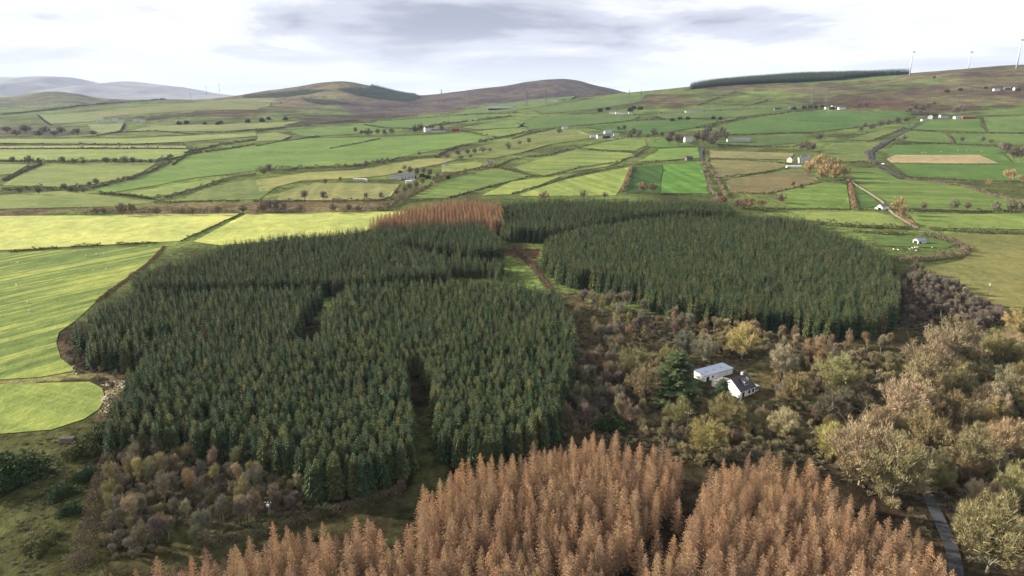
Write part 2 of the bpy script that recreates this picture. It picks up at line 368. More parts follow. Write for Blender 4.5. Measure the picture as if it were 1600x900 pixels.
def build_ground():
    nt_, ny = 460, 470
    ta = np.linspace(-1.45, 1.45, nt_)
    ya = np.concatenate([np.linspace(-160, 60, 12)[:-1], np.exp(np.linspace(math.log(60), math.log(13900), ny-13)), [17500, 22000]])
    TT, YY = np.meshgrid(ta, ya, indexing='ij')
    X = TT*(np.maximum(YY, 0)+90.0*np.exp(-np.maximum(YY, 0)/400)+20); Y = YY
    ZZ = Z(X, Y)
    ZZ[:, -2:] = -40
    n0, n1 = X.shape
    V = np.stack([X, Y, ZZ], -1).reshape(-1, 3)
    a = (np.arange(n0-1)[:, None]*n1+np.arange(n1-1)[None, :]).ravel()
    F = np.stack([a, a+n1, a+n1+1, a+1], -1)
    me = mesh_from('ground', V, F, [M['ground']], smooth=True)
    col = np.zeros((len(V), 4)); col[:, 3] = 1
    base = np.array(alb(112, 132, 62)); wood = np.array(alb(76, 68, 50))
    col[:, :3] = base
    col[V[:, 1] < 330, :3] = wood
    hill = V[:, 1] > 4700; col[hill, :3] = alb(112, 100, 84); col[hill & (V[:, 0]/np.maximum(V[:, 1], 1) < -0.42), :3] = alb(122, 126, 90)
    jx = V[:, 0] + vnoise(V[:, 0], V[:, 1], 30, 8)*np.clip(V[:, 1]*0.06, 4, 160); jy = V[:, 1] + vnoise(V[:, 0], V[:, 1], 30, 9)*np.clip(V[:, 1]*0.10, 4, 260)
    for pts, c in ZONES:
        pts = [((-150 if u == 0 else 1760 if u == 1598 else u), v) for u, v in pts]
        pl = zone(pts); col[inside(jx, jy, pl), :3] = c
    at_ = me.color_attributes.new('tint', 'FLOAT_COLOR', 'POINT'); at_.data.foreach_set('color', col.ravel())
    tag(obj('ground', me), kind='structure')
build_ground()

# ------------------------------------------------------------------ fields
FIELD_OBJS = []
def sheet(name, pts, mat, color=None, stripe=0.0, angle=0.0, lift=0.3, px_step=18, world=None):
    ring = world or [p[:2] for p in path(pts+[pts[0]], px_step)][:-1]
    xs = np.array([p[0] for p in ring]); ys = np.array([p[1] for p in ring])
    sp = max(5.0, math.sqrt((xs.max()-xs.min())*(ys.max()-ys.min()))/26)
    gx, gy = np.meshgrid(np.arange(xs.min()+sp*.5, xs.max(), sp), np.arange(ys.min()+sp*.5, ys.max(), sp))
    gx = gx.ravel(); gy = gy.ravel(); k = inside(gx, gy, ring)
    n = len(ring)
    v2 = [Vector(p) for p in ring] + [Vector((a, b)) for a, b in zip(gx[k], gy[k])]
    r = delaunay_2d_cdt(v2, [(i, (i+1) % n) for i in range(n)], [], 1, 0.01)
    P = np.array([(p.x, p.y) for p in r[0]])
    lz = lift*np.clip(P[:, 1]/500, 0.7, 4)
    V = np.column_stack([P, Z(P[:, 0], P[:, 1])+lz])
    F = [tuple(f) if (P[f[1]][0]-P[f[0]][0])*(P[f[2]][1]-P[f[0]][1])-(P[f[1]][1]-P[f[0]][1])*(P[f[2]][0]-P[f[0]][0]) > 0 else tuple(reversed(f)) for f in r[2]]
    me = mesh_from(name, V, F, [mat], smooth=True)
    st = me.attributes.new('st', 'FLOAT_VECTOR', 'POINT')
    c, s = math.cos(R(angle)), math.sin(R(angle)); fs = 1.0 if ys.mean() < 720 else 0.42
    st.data.foreach_set('vector', np.column_stack([(P[:, 0]*c+P[:, 1]*s)*fs, (-P[:, 0]*s+P[:, 1]*c)*fs, np.full(len(P), stripe)]).ravel())
    o = tag(obj(name, me), kind='structure')
    if color: o.color = (*color, 1)
    return o
G, YG, PALE, OLV, BRN, DKG = (112,150,58), (150,168,78), (160,162,96), (124,134,72), (128,118,78), (70,112,46)
FIELDS = [  # outline in the photo, colour, stripe strength, stripe angle (0 = lines run away from the viewer)
 ([(0,234),(300,234),(283,244),(250,252),(100,252),(0,249)], (146,170,80), .1, 60),
 ([(70,257),(246,255),(215,273),(178,282),(120,293),(4,290),(35,272)], (138,158,76), .1, 60),
 ([(0,257),(45,257),(20,272),(0,284)], (140,160,80), .1, 60),
 ([(0,218),(200,217),(400,208),(400,213),(290,222),(210,225),(80,225),(0,221)], (150,168,88), .1, 60),
 ([(0,229),(290,229),(290,232),(0,232)], (176,172,122), 0, 0),
 ([(58,180),(150,177),(168,189),(80,194)], (126,148,84), 0, 0),
 ([(136,195),(195,194),(190,204),(160,210),(142,203)], (138,152,90), 0, 0),
 ([(205,205),(235,197),(400,193),(470,190),(440,199),(350,205),(270,206)], (140,154,88), .1, 70),
 ([(110,178),(250,165),(400,152),(440,160),(400,172),(310,172),(200,180),(150,185)], (132,142,82), .1, 70),
 ([(148,297),(215,276),(252,262),(290,244),(350,236),(400,227),(482,217),(575,215),(640,213),(725,209),(772,216),(712,230),(650,241),(600,252),(550,260),(482,262),(400,267),(300,279),(240,291),(170,302)], (116,152,62), .15, 70),
 ([(203,302),(280,288),(352,278),(312,292),(262,308),(225,308)], (146,170,76), .1, 60),
 ([(278,313),(322,295),(388,280),(432,292),(405,312),(280,315)], (132,150,76), .3, 20),
 ([(0,315),(100,299),(155,305),(240,317),(180,323),(90,325),(0,330)], (138,156,76), .15, 60),
 ([(0,339),(150,337),(376,334),(283,377),(180,382),(100,386),(40,390),(0,395)], (204,216,104), .08, 68),  # pale grass, with a patch of sunshine put into its colour
 ([(302,378),(384,335),(590,331),(640,331),(560,366),(345,384)], (196,210,98), .08, 68),  # same sun patch carried on in the grass colour
 ([(0,402),(60,393),(160,388),(258,385),(240,402),(205,430),(165,458),(120,500),(92,520),(88,535),(95,560),(120,580),(60,590),(0,603)], (166,184,72), 1.0, -32),
 ([(0,606),(100,598),(140,597),(160,607),(164,622),(155,640),(130,656),(80,672),(0,691)], (162,182,72), .4, 70),
 ([(572,195),(592,188),(700,182),(800,178),(812,181),(750,188),(700,193),(650,200),(612,200)], (108,140,62), .05, 70),
 ([(452,205),(565,195),(612,201),(555,210),(475,214)], (110,142,64), .05, 70),
 ([(400,210),(430,207),(455,213),(440,219),(400,222)], (132,154,78), .05, 70),
 ([(722,200),(800,187),(822,190),(808,200),(745,203)], (112,142,64), .05, 70),
 ([(732,207),(800,201),(832,205),(775,215)], (122,150,66), .05, 70),
 ([(400,282),(480,270),(560,266),(650,250),(700,246),(712,250),(690,256),(640,266),(600,275),(550,279),(470,283),(430,293),(405,306)], (160,166,88), .15, 70),
 ([(440,301),(490,286),(560,287),(625,288),(610,308),(590,313),(430,314)], (158,162,92), .4, 10),
 ([(640,311),(690,284),(772,263),(805,268),(832,275),(770,291),(700,310)], (124,152,66), .5, 62),
 ([(680,247),(760,227),(830,210),(868,203),(900,202),(925,212),(930,216),(860,226),(810,240),(770,248),(700,250)], (128,142,72), .12, 66),
 ([(690,258),(742,253),(762,258),(722,268),(690,270)], (140,158,76), .05, 66),
 ([(803,262),(850,247),(897,235),(985,239),(992,244),(948,261),(850,275),(812,266)], (146,168,74), .7, 66),
 ([(812,304),(882,281),(985,261),(973,290),(962,306),(815,307)], (162,184,76), .55, 14),
 ([(752,306),(800,284),(850,278),(876,276),(842,290),(800,304)], (156,176,74), .2, 62),
 ([(908,231),(975,216),(1008,218),(1010,228),(992,236),(950,235)], (138,164,68), .5, 62),
 ([(1000,253),(1030,233),(1092,231),(1093,247),(1050,251)], (132,168,62), .35, 75),
 ([(992,262),(1035,258),(1031,302),(978,302)], (72,112,44), .6, 4),
 ([(1036,258),(1095,254),(1108,303),(1032,302)], (104,158,44), .55, 2),
 ([(1109,250),(1200,252),(1232,259),(1205,268),(1130,281),(1118,275)], (142,138,84), .2, 70),
 ([(1108,236),(1240,240),(1235,250),(1110,247)], (152,150,96), .2, 70),
 ([(1134,284),(1200,271),(1262,268),(1282,285),(1205,302),(1140,301)], (136,128,82), .3, 70),
 ([(915,199),(985,190),(1075,187),(1125,190),(1085,200),(1020,211),(950,205)], (88,124,54), .1, 70),
 ([(1118,201),(1160,187),(1260,176),(1420,173),(1432,183),(1350,198),(1282,206),(1200,208),(1140,211)], (92,128,56), .1, 70),
 ([(805,191),(835,184),(920,179),(1000,182),(985,189),(880,199),(830,203)], (96,128,60), .1, 70),
 ([(800,216),(812,208),(840,204)], OLV, .1, 70),
 ([(1280,236),(1302,224),(1380,223),(1358,240),(1356,252),(1320,253),(1290,243)], (118,140,66), .1, 70),
 ([(1322,219),(1425,191),(1438,191),(1360,220)], (120,140,68), .1, 70),
 ([(1410,200),(1455,187),(1530,185),(1540,207),(1490,205),(1432,203)], (104,138,58), .1, 70),
 ([(1390,217),(1420,205),(1476,208),(1488,224),(1430,222)], (112,140,62), .1, 70),
 ([(1484,209),(1598,211),(1598,226),(1560,227),(1494,225)], (108,138,62), .1, 70),
 ([(1536,184),(1598,180),(1598,208),(1545,207)], (110,140,64), .1, 70),
 ([(1450,178),(1598,162),(1598,177),(1500,182)], (114,136,68), .1, 70),
 ([(1385,238),(1397,227),(1480,226),(1560,229),(1582,255),(1598,262),(1598,281),(1560,283),(1420,277),(1396,258)], (98,136,54), .15, 75),
 ([(1322,266),(1370,262),(1405,281),(1500,288),(1582,312),(1590,328),(1540,330),(1402,325),(1342,290)], (122,150,60), .5, 78),
 ([(1212,302),(1262,290),(1322,284),(1328,327),(1232,325)], (124,156,58), .4, 78),
 ([(1336,288),(1364,310),(1378,322),(1342,326)], (98,134,54), .4, 78),
 ([(1235,331),(1370,332),(1395,340),(1422,356),(1330,352),(1262,345)], (142,164,72), .15, 75),
 ([(1422,336),(1598,333),(1598,362),(1450,356),(1432,350)], (136,162,68), .15, 75),
 ([(1455,366),(1598,369),(1598,480),(1560,480),(1500,457),(1425,422),(1500,408),(1518,397),(1516,385)], (140,142,76), .2, 60),
 ([(1362,370),(1430,371),(1500,379),(1480,388),(1372,384)], (100,130,58), .1, 75),
 ([(1400,243),(1530,243),(1560,256),(1480,256),(1392,255),(1385,249)], (186,170,122), .2, 80),
 ([(1130,214),(1260,212),(1265,222),(1180,229),(1120,226)], (96,124,60), .1, 75),
 ([(1010,229),(1040,216),(1062,222),(1090,228),(1030,231)], (104,146,56), .1, 75),
 ([(1010,178),(1110,168),(1230,163),(1250,170),(1150,184),(1040,186)], (104,128,64), .1, 70),
 ([(830,172),(900,160),(960,150),(1010,147),(1000,160),(920,172),(850,178)], (104,130,66), .1, 70),
 ([(700,180),(760,166),(830,156),(900,150),(880,160),(800,174)], (112,136,70), .1, 70),
]
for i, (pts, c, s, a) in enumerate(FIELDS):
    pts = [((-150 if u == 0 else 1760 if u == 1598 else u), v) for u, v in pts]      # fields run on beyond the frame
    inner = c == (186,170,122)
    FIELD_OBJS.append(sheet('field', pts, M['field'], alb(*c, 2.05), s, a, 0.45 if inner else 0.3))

# ------------------------------------------------------------------ lanes and tracks
def strip(name, pts, width, mat, lift=0.55, step=10):
    c = path(pts, step); V = []; F = []
    for k, p in enumerate(c):
        a = Vector(c[max(0, k-1)][:2]); b = Vector(c[min(len(c)-1, k+1)][:2]); d = (b-a).normalized(); n = Vector((-d.y, d.x))
        for s in (-1, -0.33, 0.33, 1):
            q = Vector(p[:2])+n*(width/2*s); V.append((q.x, q.y, zf(q.x, q.y)+lift*max(0.7, min(4, q.y/500))))
    for k in range(len(c)-1):
        for j in range(3): F.append((4*k+j, 4*k+j+1, 4*k+j+5, 4*k+j+4))
    return tag(obj(name, mesh_from(name, V, F, [mat], smooth=True)), kind='structure')
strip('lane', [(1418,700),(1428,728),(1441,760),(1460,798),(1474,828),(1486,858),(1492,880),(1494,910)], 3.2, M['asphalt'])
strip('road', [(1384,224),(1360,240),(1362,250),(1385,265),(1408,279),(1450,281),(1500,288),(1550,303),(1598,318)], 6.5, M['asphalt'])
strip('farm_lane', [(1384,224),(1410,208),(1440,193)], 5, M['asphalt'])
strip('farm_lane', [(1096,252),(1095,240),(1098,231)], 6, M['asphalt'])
strip('track', [(1325,282),(1360,304),(1378,316),(1395,335),(1432,357)], 3.0, M['track'])

# ------------------------------------------------------------------ far mountains
def mountains(name, prof, y0, depth, mat, seed):
    us = np.linspace(prof[0][0], prof[-1][0], 160); vs = np.interp(us, [p[0] for p in prof], [p[1] for p in prof])
    hz = CAM_H + y0*slope(vs); xs = np.array([tan_az(u, v) for u, v in zip(us, vs)])*y0
    V = []; rows = 24
    for j in range(rows+1):
        f = j/rows*2-1; w = math.cos(f*math.pi/2)
        for x, h in zip(xs, hz):
            yy = y0+f*depth
            n = float(vnoise(x, yy, 900, seed))*160+float(vnoise(x, yy, 300, seed))*70
            V.append((x, yy, -60 + max(0, (h+60)*(w if f < 0 else w)+n*w*(1-w)*2.5)))
    m = len(xs)
    F = [(j*m+i, j*m+i+1, (j+1)*m+i+1, (j+1)*m+i) for j in range(rows) for i in range(m-1)]
    tag(obj(name, mesh_from(name, V, F, [mat], smooth=True)), kind='structure')
M['mountain'] = mat_plain('mountain_heath', (0.16,0.15,0.14), 1, 0.3, 0.002)
mountains('mountains', [(-420,150),(-300,128),(-120,124),(0,120),(40,121),(75,119),(100,120),(125,127),(150,134),(165,133),(185,129),(200,127),(230,131),(268,135),(300,142),(340,148),(400,153),(470,156)], 17000, 3500, M['mountain'], 3)
# ------------------------------------------------------------------ plants: prototypes
PROTO = {}
class TB:
    """collects loose triangles quickly"""
    def __init__(s): s.t = []; s.m = []
    def tri(s, a, b, c, m=0): s.t.append((a, b, c)); s.m.append(m)
    def mesh(s, name, mats):
        a = np.array(s.t, float).reshape(-1, 3)
        return mesh_from(name, a, np.arange(len(a)).reshape(-1, 3), mats, s.m)
def unit(v): return v/ (np.linalg.norm(v)+1e-9)
def spruce_crown(seed, whorls, nbr, detail, H=15.0, RR=2.5, mat='spruce', name='spruce_crown'):
    g = np.random.default_rng(seed); V = []; F = []
    def quadstrip(pts, w, droop):
        b = len(V)
        for k, (p, ww) in enumerate(zip(pts, w)):
            d = unit(pts[min(k+1, len(pts)-1)]-pts[max(k-1, 0)]); side = unit(np.cross(d, (0, 0, 1.0)))
            V.extend([p-side*ww-np.array((0, 0, ww*droop)), p, p+side*ww-np.array((0, 0, ww*droop))])
        for k in range(len(pts)-1):
            a = b+3*k
            F.extend([(a, a+1, a+4, a+3), (a+1, a+2, a+5, a+4)])
    asym = g.uniform(0, 6.28)
    for i in range(whorls):
        f = i/(whorls-1); z = H*(0.05 + 0.92*f**0.9)
        r = RR*(1-f)**0.54*(0.88+0.24*g.random()) + 0.12
        if f < 0.12: r *= 0.85
        n = max(4, int(round(nbr*(1-0.35*f)))); a0 = g.uniform(0, 6.28)
        for k in range(n):
            a = a0 + 6.283*k/n + g.uniform(-.22, .22); rr = r*g.uniform(0.72, 1.12)*(1+0.08*math.cos(a-asym))
            d = np.array((math.cos(a), math.sin(a), 0)); up = 0.20*rr*(f*1.8-0.35)
            p0 = np.array((0, 0, z)) + d*0.04
            p1 = np.array((0, 0, z+up*0.6-0.05*rr)) + d*rr*0.5
            p2 = np.array((0, 0, z+up-0.30*rr*(1-f*0.5)+0.06)) + d*rr*0.86
            p3 = np.array((0, 0, z+up-0.34*rr*(1-f*0.5)+0.15)) + d*rr
            ww = rr*g.uniform(0.20, 0.30)+0.06
            if detail >= 2:
                quadstrip([p0, p1, p2, p3], [0.05, ww*0.75, ww*0.6, 0.02], 0.75)
                sd_ = np.array((-d[1], d[0], 0))
                for q in range(5):                                   # hanging side sprays
                    t = 0.3+0.14*q+g.uniform(-.05, .05); s = 1 if q % 2 else -1
                    c = p0+(p2-p0)*t + np.array((0, 0, 0.02))
                    tip = c + sd_*s*(ww*g.uniform(1.0, 1.6)) + d*rr*0.16 - np.array((0, 0, g.uniform(0.15, 0.42)))
                    b = len(V); V.extend([c-d*0.14, c+d*0.14, tip]); F.append((b, b+1, b+2))
            elif detail == 1:
                quadstrip([p0, p1, p3], [0.05, ww*1.05, 0.03], 0.8)
            else:
                b = len(V); sd_ = np.array((-d[1], d[0], 0)); V.extend([p0, p1+sd_*ww*1.5-(0, 0, .25*rr), p3, p1-sd_*ww*1.5-(0, 0, .25*rr)]); F.extend([(b, b+1, b+2), (b, b+2, b+3)])
    for k in range(3):                                                # leader
        a = k*2.1; b = len(V); V.extend([(0.05*math.cos(a), 0.05*math.sin(a), H*0.95), (0.13*math.cos(a+2), 0.13*math.sin(a+2), H*0.965), (0, 0, H*1.035)]); F.append((b, b+1, b+2))
    return mesh_from(name, [tuple(p) for p in V], F, [M[mat]])
def pole_trunk(name, H, r, mat, n=6, lean=0.0):
    b = MB(); b.tube((0, 0, -0.4), (lean*0.5, 0, H*0.5), r, r*0.6, n, cap=False); b.tube((lean*0.5, 0, H*0.5), (lean, 0, H), r*0.6, r*0.12, n, cap=False)
    return mesh_from(name, b.v, b.f, [M[mat]], smooth=True)
def larch_crown(seed, H=16.0, RR=2.3, whorls=24, nbr=9, twigs=16, mat='larch', name='larch_crown', tw=0.06):
    g = np.random.default_rng(seed); B = TB()
    for i in range(whorls):
        f = i/(whorls-1); z = H*(0.16+0.82*f**0.92); r = RR*(1-f)**0.66*(0.82+0.36*g.random())+0.10
        if f < 0.2: r *= 0.7+1.5*f
        n = max(4, int(nbr*(1-0.4*f))); a0 = g.uniform(0, 6.28)
        for k in range(n):
            a = a0+6.283*k/n+g.uniform(-.3, .3); rr = r*g.uniform(0.65, 1.15)
            d = np.array((math.cos(a), math.sin(a), 0)); sd_ = np.array((-d[1], d[0], 0))
            p0 = np.array((0, 0, z)); tip = p0+d*rr+np.array((0, 0, rr*(0.10+0.35*f)*g.uniform(0.3, 1.3)-0.12*rr))
            wv = np.array((0, 0, 0.06))
            B.tri(p0-wv, p0+wv, tip); B.tri(p0-sd_*0.05, p0+sd_*0.05, tip)
            for q in range(max(3, int(twigs*(0.35+0.65*rr/RR)))):
                t = g.uniform(0.18, 1.0); c = p0+(tip-p0)*t
                l = g.uniform(0.3, 0.62)*(0.55+0.45*(1-f)); dv = unit(sd_*g.uniform(-1, 1)+d*g.uniform(0.1, 0.8)+np.array((0, 0, g.uniform(-0.75, 0.35))))
                w = unit(np.cross(dv, g.normal(size=3)))*tw*g.uniform(0.6, 1.2)
                B.tri(c-w, c+w, c+dv*l)
    for k in range(6):
        a = g.uniform(0, 6.28); w = np.array((math.cos(a), math.sin(a), 0))*0.06
        B.tri((-w[0], -w[1], H*0.93), (w[0], w[1], H*0.93), (0, 0, H*1.04))
    return B.mesh(name, [M[mat]])
def bare_tree(seed, H=9.0, CR=4.2, base=0.22, style='dome', twigs=2600, tl=(0.45, 1.1), tw=0.04, limb_mat='bark', name='bare', limbs=8):
    """winter broadleaf: forking limbs inside a dome of fine twigs; returns trunk mesh, crown mesh"""
    g = np.random.default_rng(seed); tr = MB(); LB = MB(); tips = []
    fork = H*base; r0 = 0.035*H*0.55
    tr.tube((0, 0, -0.4), (0.05, 0.03, fork), r0, r0*0.8, 7, cap=False)
    top = np.array((0.05, 0.03, fork))
    if style == 'tall': tr.tube((0.05, 0.03, fork), (0.1, 0, H*0.86), r0*0.8, r0*0.15, 6, cap=False)
    for k in range(limbs):
        a = 6.283*k/limbs+g.uniform(-.4, .4)
        if style == 'tall':
            st = np.array((0.06, 0.02, fork+(H*0.62-fork)*k/limbs)); e = g.uniform(0.9, 1.25); ln = (H-st[2])*g.uniform(0.5, 0.8)
            end = st+np.array((math.cos(a)*math.cos(e)*CR*0.9, math.sin(a)*math.cos(e)*CR*0.9, math.sin(e)*ln))
        else:
            st = top; rr = CR*(0.72 if k % 3 else 0.25)*g.uniform(0.8, 1.05)
            end = np.array((math.cos(a)*rr, math.sin(a)*rr, fork+(H*0.9-fork)*math.sqrt(max(0.08, 1-(rr/CR)**2*0.9))*g.uniform(0.75, 0.95)))
        mid = st+(end-st)*0.5+np.array((g.normal()*0.25, g.normal()*0.25, -0.06*H*g.random()))
        LB.tube(st, mid, r0*0.6, r0*0.36, 5, cap=False); LB.tube(mid, end, r0*0.36, r0*0.14, 4, cap=False)
        for j in range(6):
            t = 0.3+0.14*j; b0 = st+(mid-st)*min(1, t*2) if t < .5 else mid+(end-mid)*(t-.5)*2
            dv = unit(end-st)*0.7+g.normal(size=3)*0.55; dv[2] = abs(dv[2])*0.8+0.1; ln = CR*g.uniform(0.28, 0.55)
            b1 = b0+unit(dv)*ln
            LB.tube(b0, b1, r0*0.22, r0*0.08, 3, cap=False); tips.append((b0, b1)); 
            for q in range(2):
                b2 = b0+(b1-b0)*g.uniform(.3, .8); dv2 = unit(unit(dv)+g.normal(size=3)*0.6); b3 = b2+dv2*ln*0.6
                LB.tube(b2, b3, r0*0.14, r0*0.06, 3, cap=False); tips.append((b2, b3))
        tips.append((mid, end))
    B = TB()
    c0 = np.array((0, 0, fork*0.8))
    for k in range(twigs):
        b0, b1 = tips[int(g.integers(len(tips)))]; p = b0+(b1-b0)*g.uniform(0.25, 1.05)+g.normal(size=3)*0.22
        out = unit(p-c0); dv = unit(out*0.9+g.normal(size=3)*0.5+np.array((0, 0, 0.15))); l = g.uniform(*tl)
        q = p+dv*l
        rel = np.array((q[0]/(CR*1.08), q[1]/(CR*1.08), (q[2]-fork*0.5)/(H*1.05-fork*0.5)))
        if np.linalg.norm(rel) > 1.06: continue
        w = unit(np.cross(dv, g.normal(size=3)))*tw*g.uniform(0.6, 1.3)
        B.tri(p-w, p+w, q)
    tm = mesh_from(name+'_trunk', tr.v, tr.f, [M[limb_mat]], smooth=True)
    nb = len(LB.v); lv = [tuple(x) for x in LB.v]; tv = np.array(B.t, float).reshape(-1, 3)
    allv = lv+[tuple(x) for x in tv]; fs = list(LB.f)+[(nb+3*i, nb+3*i+1, nb+3*i+2) for i in range(len(B.t))]
    cm = mesh_from(name+'_crown', allv, fs, [M[limb_mat], M['twig']], [0]*len(LB.f)+[1]*len(B.t))
    return tm, cm
def bush_mesh(seed, rx, h, n, mat, l=(0.3, 0.7), w=0.05, name='bush', leafy=False):
    g = np.random.default_rng(seed); B = TB()
    for k in range(n):
        a = g.uniform(0, 6.28); e = math.asin(g.random()**0.8); rr = g.uniform(0.35, 1.0)**0.6*(0.8+0.25*math.sin(3*a+seed)+0.12*math.sin(7*a))
        p = np.array((math.cos(a)*math.cos(e)*rx*rr, math.sin(a)*math.cos(e)*rx*rr, 0.1+math.sin(e)*h*rr*0.85))
        dv = unit(p*np.array((1, 1, .8))+g.normal(size=3)*rx*(0.8 if leafy else 0.45)+np.array((0, 0, 0.3))); ll = g.uniform(*l)
        ww = unit(np.cross(dv, g.normal(size=3)))*w*g.uniform(.6, 1.4)
        B.tri(p-ww, p+ww, p+dv*ll)
    return B.mesh(name, [M[mat]])
SPR_HI = [spruce_crown(10+k, 17, 11, 2, 15.0, rr) for k, rr in enumerate((3.0, 2.7, 3.3, 2.85))]
SPR_MID = [spruce_crown(20+k, 14, 9, 1, 15.0, rr) for k, rr in enumerate((2.8, 2.6, 3.1, 2.7, 2.45))]
SPR_LOW = [spruce_crown(30+k, 10, 6, 0, 15.0, rr) for k, rr in enumerate((2.2, 2.5, 2.0))]
SPR_TRUNK = pole_trunk('spruce_trunk', 14.0, 0.20, 'bark')
RUSTY = [larch_crown(90+k, 14.0, 2.0, 16, 8, 6, 'rusty', 'rusty_crown', 0.16) for k in range(2)]
LAR_HI = [larch_crown(40+k, 14.5, rr) for k, rr in enumerate((2.7, 2.3, 3.0, 2.5, 2.8))]
LAR_LOW = [larch_crown(50+k, 16.0, rr, 14, 7, 5, tw=0.17) for k, rr in enumerate((2.3, 2.0, 2.5))]
LAR_TRUNK = pole_trunk('larch_trunk', 14.2, 0.17, 'palebark')

HIDDEN = {}
def variant_collection(name, meshes):
    c = bpy.data.collections.new(name)
    for k, me in enumerate(meshes):
        o = bpy.data.objects.new('%s_%02d' % (name, k), me); c.objects.link(o)
    HIDDEN[name] = c; return c
def scatter(name, P, rot, scl, idx, coll, label, cat):
    """ONE object that stands for a mass nobody could count: its points carry the plants"""
    me = bpy.data.meshes.new(name); me.from_pydata([tuple(p) for p in P], [], [])
    me.attributes.new('rot', 'FLOAT', 'POINT').data.foreach_set('value', np.asarray(rot, np.float32))
    me.attributes.new('scl', 'FLOAT_VECTOR', 'POINT').data.foreach_set('vector', np.asarray(scl, np.float32).ravel())
    me.attributes.new('idx', 'INT', 'POINT').data.foreach_set('value', np.asarray(idx, np.int32))
    o = tag(obj(name, me), label, cat, None, 'stuff')
    nt = bpy.data.node_groups.new(name, 'GeometryNodeTree'); N = nt.nodes; L = nt.links
    nt.interface.new_socket('Geometry', in_out='INPUT', socket_type='NodeSocketGeometry'); nt.interface.new_socket('Geometry', in_out='OUTPUT', socket_type='NodeSocketGeometry')
    gi = N.new('NodeGroupInput'); go = N.new('NodeGroupOutput'); ip = N.new('GeometryNodeInstanceOnPoints'); ci = N.new('GeometryNodeCollectionInfo')
    ci.inputs['Collection'].default_value = coll; ci.inputs['Separate Children'].default_value = True; ci.inputs['Reset Children'].default_value = True
    def attr(n, t):
        a = N.new('GeometryNodeInputNamedAttribute'); a.data_type = t; a.inputs['Name'].default_value = n; return a.outputs[0]
    cx = N.new('ShaderNodeCombineXYZ'); L.new(attr('rot', 'FLOAT'), cx.inputs[2])
    L.new(gi.outputs[0], ip.inputs['Points']); L.new(ci.outputs[0], ip.inputs['Instance']); ip.inputs['Pick Instance'].default_value = True
    L.new(attr('idx', 'INT'), ip.inputs['Instance Index']); L.new(cx.outputs[0], ip.inputs['Rotation']); L.new(attr('scl', 'FLOAT_VECTOR'), ip.inputs['Scale'])
    L.new(ip.outputs[0], go.inputs[0])
    md = o.modifiers.new('plants', 'NODES'); md.node_group = nt
    return o
def plant(name, loc, rz, scale, trunk_me, crown_me, label, cat, group, color=None):
    r = empty(name, loc, rz, scale); tag(r, label, cat, group)
    a = obj('trunk', trunk_me, r) if trunk_me else None; b = obj('crown', crown_me, r)
    if color: b.color = (*color, 1)
    return r

# ------------------------------------------------------------------ conifer plantations
def grow(poly, sp, ang, jit, cuts=(), g=nrg):
    xs = [p[0] for p in poly]; ys = [p[1] for p in poly]; cx, cy = np.mean(xs), np.mean(ys)
    Rm = max(max(xs)-min(xs), max(ys)-min(ys))
    k = np.arange(-int(Rm/sp)-1, int(Rm/sp)+2)*sp
    a, b = np.meshgrid(k, k); a = a.ravel()+g.uniform(-jit, jit, a.size)*sp; b = b.ravel()*1.0+g.uniform(-jit*1.6, jit*1.6, b.size)*sp
    c, s = math.cos(ang), math.sin(ang)
    X = cx+a*c-b*s; Y = cy+a*s+b*c
    wob = vnoise(X, Y, 9, 6)*5
    m = inside(X+wob, Y+wob, poly)
    for line, w in cuts:
        for (p, q) in zip(line[:-1], line[1:]):
            p = np.array(p[:2]); q = np.array(q[:2]); d = q-p; t = np.clip(((X-p[0])*d[0]+(Y-p[1])*d[1])/(d@d), 0, 1)
            m &= np.hypot(X-p[0]-t*d[0], Y-p[1]-t*d[1]) > w/2
    m &= vnoise(X, Y, 7, 12) > -0.44
    return np.column_stack([X[m], Y[m]])
TH = 12.8
def shift(poly, dy): return [(x, y+dy) for x, y in poly]
back_line = [at(u, v, TH)[:2] for u, v in [(112,515),(140,482),(200,450),(400,446),(540,440),(620,434),(700,432),(760,431),(850,442)]]
P1 = [at(u, v)[:2] for u, v in [(872,480),(893,540),(895,610),(862,702),(780,737),(690,724),(655,738),(575,778),(483,787),(420,737),(300,724),(180,713),(226,584),(155,578),(118,541)]]+back_line
ride1 = [at(u, v, 9)[:2] for u, v in [(535,442),(508,468),(485,500),(474,530)]]
ride2 = [at(*p)[:2] for p in [(668,748),(664,700),(660,655)]]+[at(648,560,10)[:2]]
P2 = [(x, y+17) for x, y in back_line[2:7]]+[at(u, v)[:2] for u, v in [(690,416),(735,415),(784,410)]]+[at(u, v, TH)[:2] for u, v in [(778,362),(747,345),(650,349),(560,355),(430,364),(350,375),(300,392),(245,405),(200,428)]]
ride3 = [at(640,384,9)[:2], at(672,400,4)[:2], at(705,415)[:2]]
P2b = [at(u, v)[:2] for u, v in [(688,434),(740,436),(790,440)]]+[at(u, v, 3)[:2] for u, v in [(780,416),(740,410),(700,412)]]
P3 = [at(u, v)[:2] for u, v in [(846,406),(864,437),(885,447),(950,462),(1007,482),(1060,497),(1130,512),(1200,517),(1290,532),(1370,530),(1399,506),(1402,472),(1384,446),(1410,429)]]+[at(u, v, TH)[:2] for u, v in [(1402,408),(1385,392),(1335,371),(1290,352),(1255,337),(1180,332),(1080,332),(980,340),(900,354),(857,366)]]
P4 = [at(u, v)[:2] for u, v in [(780,372),(800,379),(848,380)]]+[at(u, v, TH)[:2] for u, v in [(875,352),(960,334),(1060,325),(1155,327),(1150,319),(1100,310),(960,308),(850,308),(800,311),(772,318)]]
L2 = [at(u, v, TH)[:2] for u, v in [(572,342),(640,322),(700,312),(740,311),(780,316),(790,345),(745,341),(650,345)]]
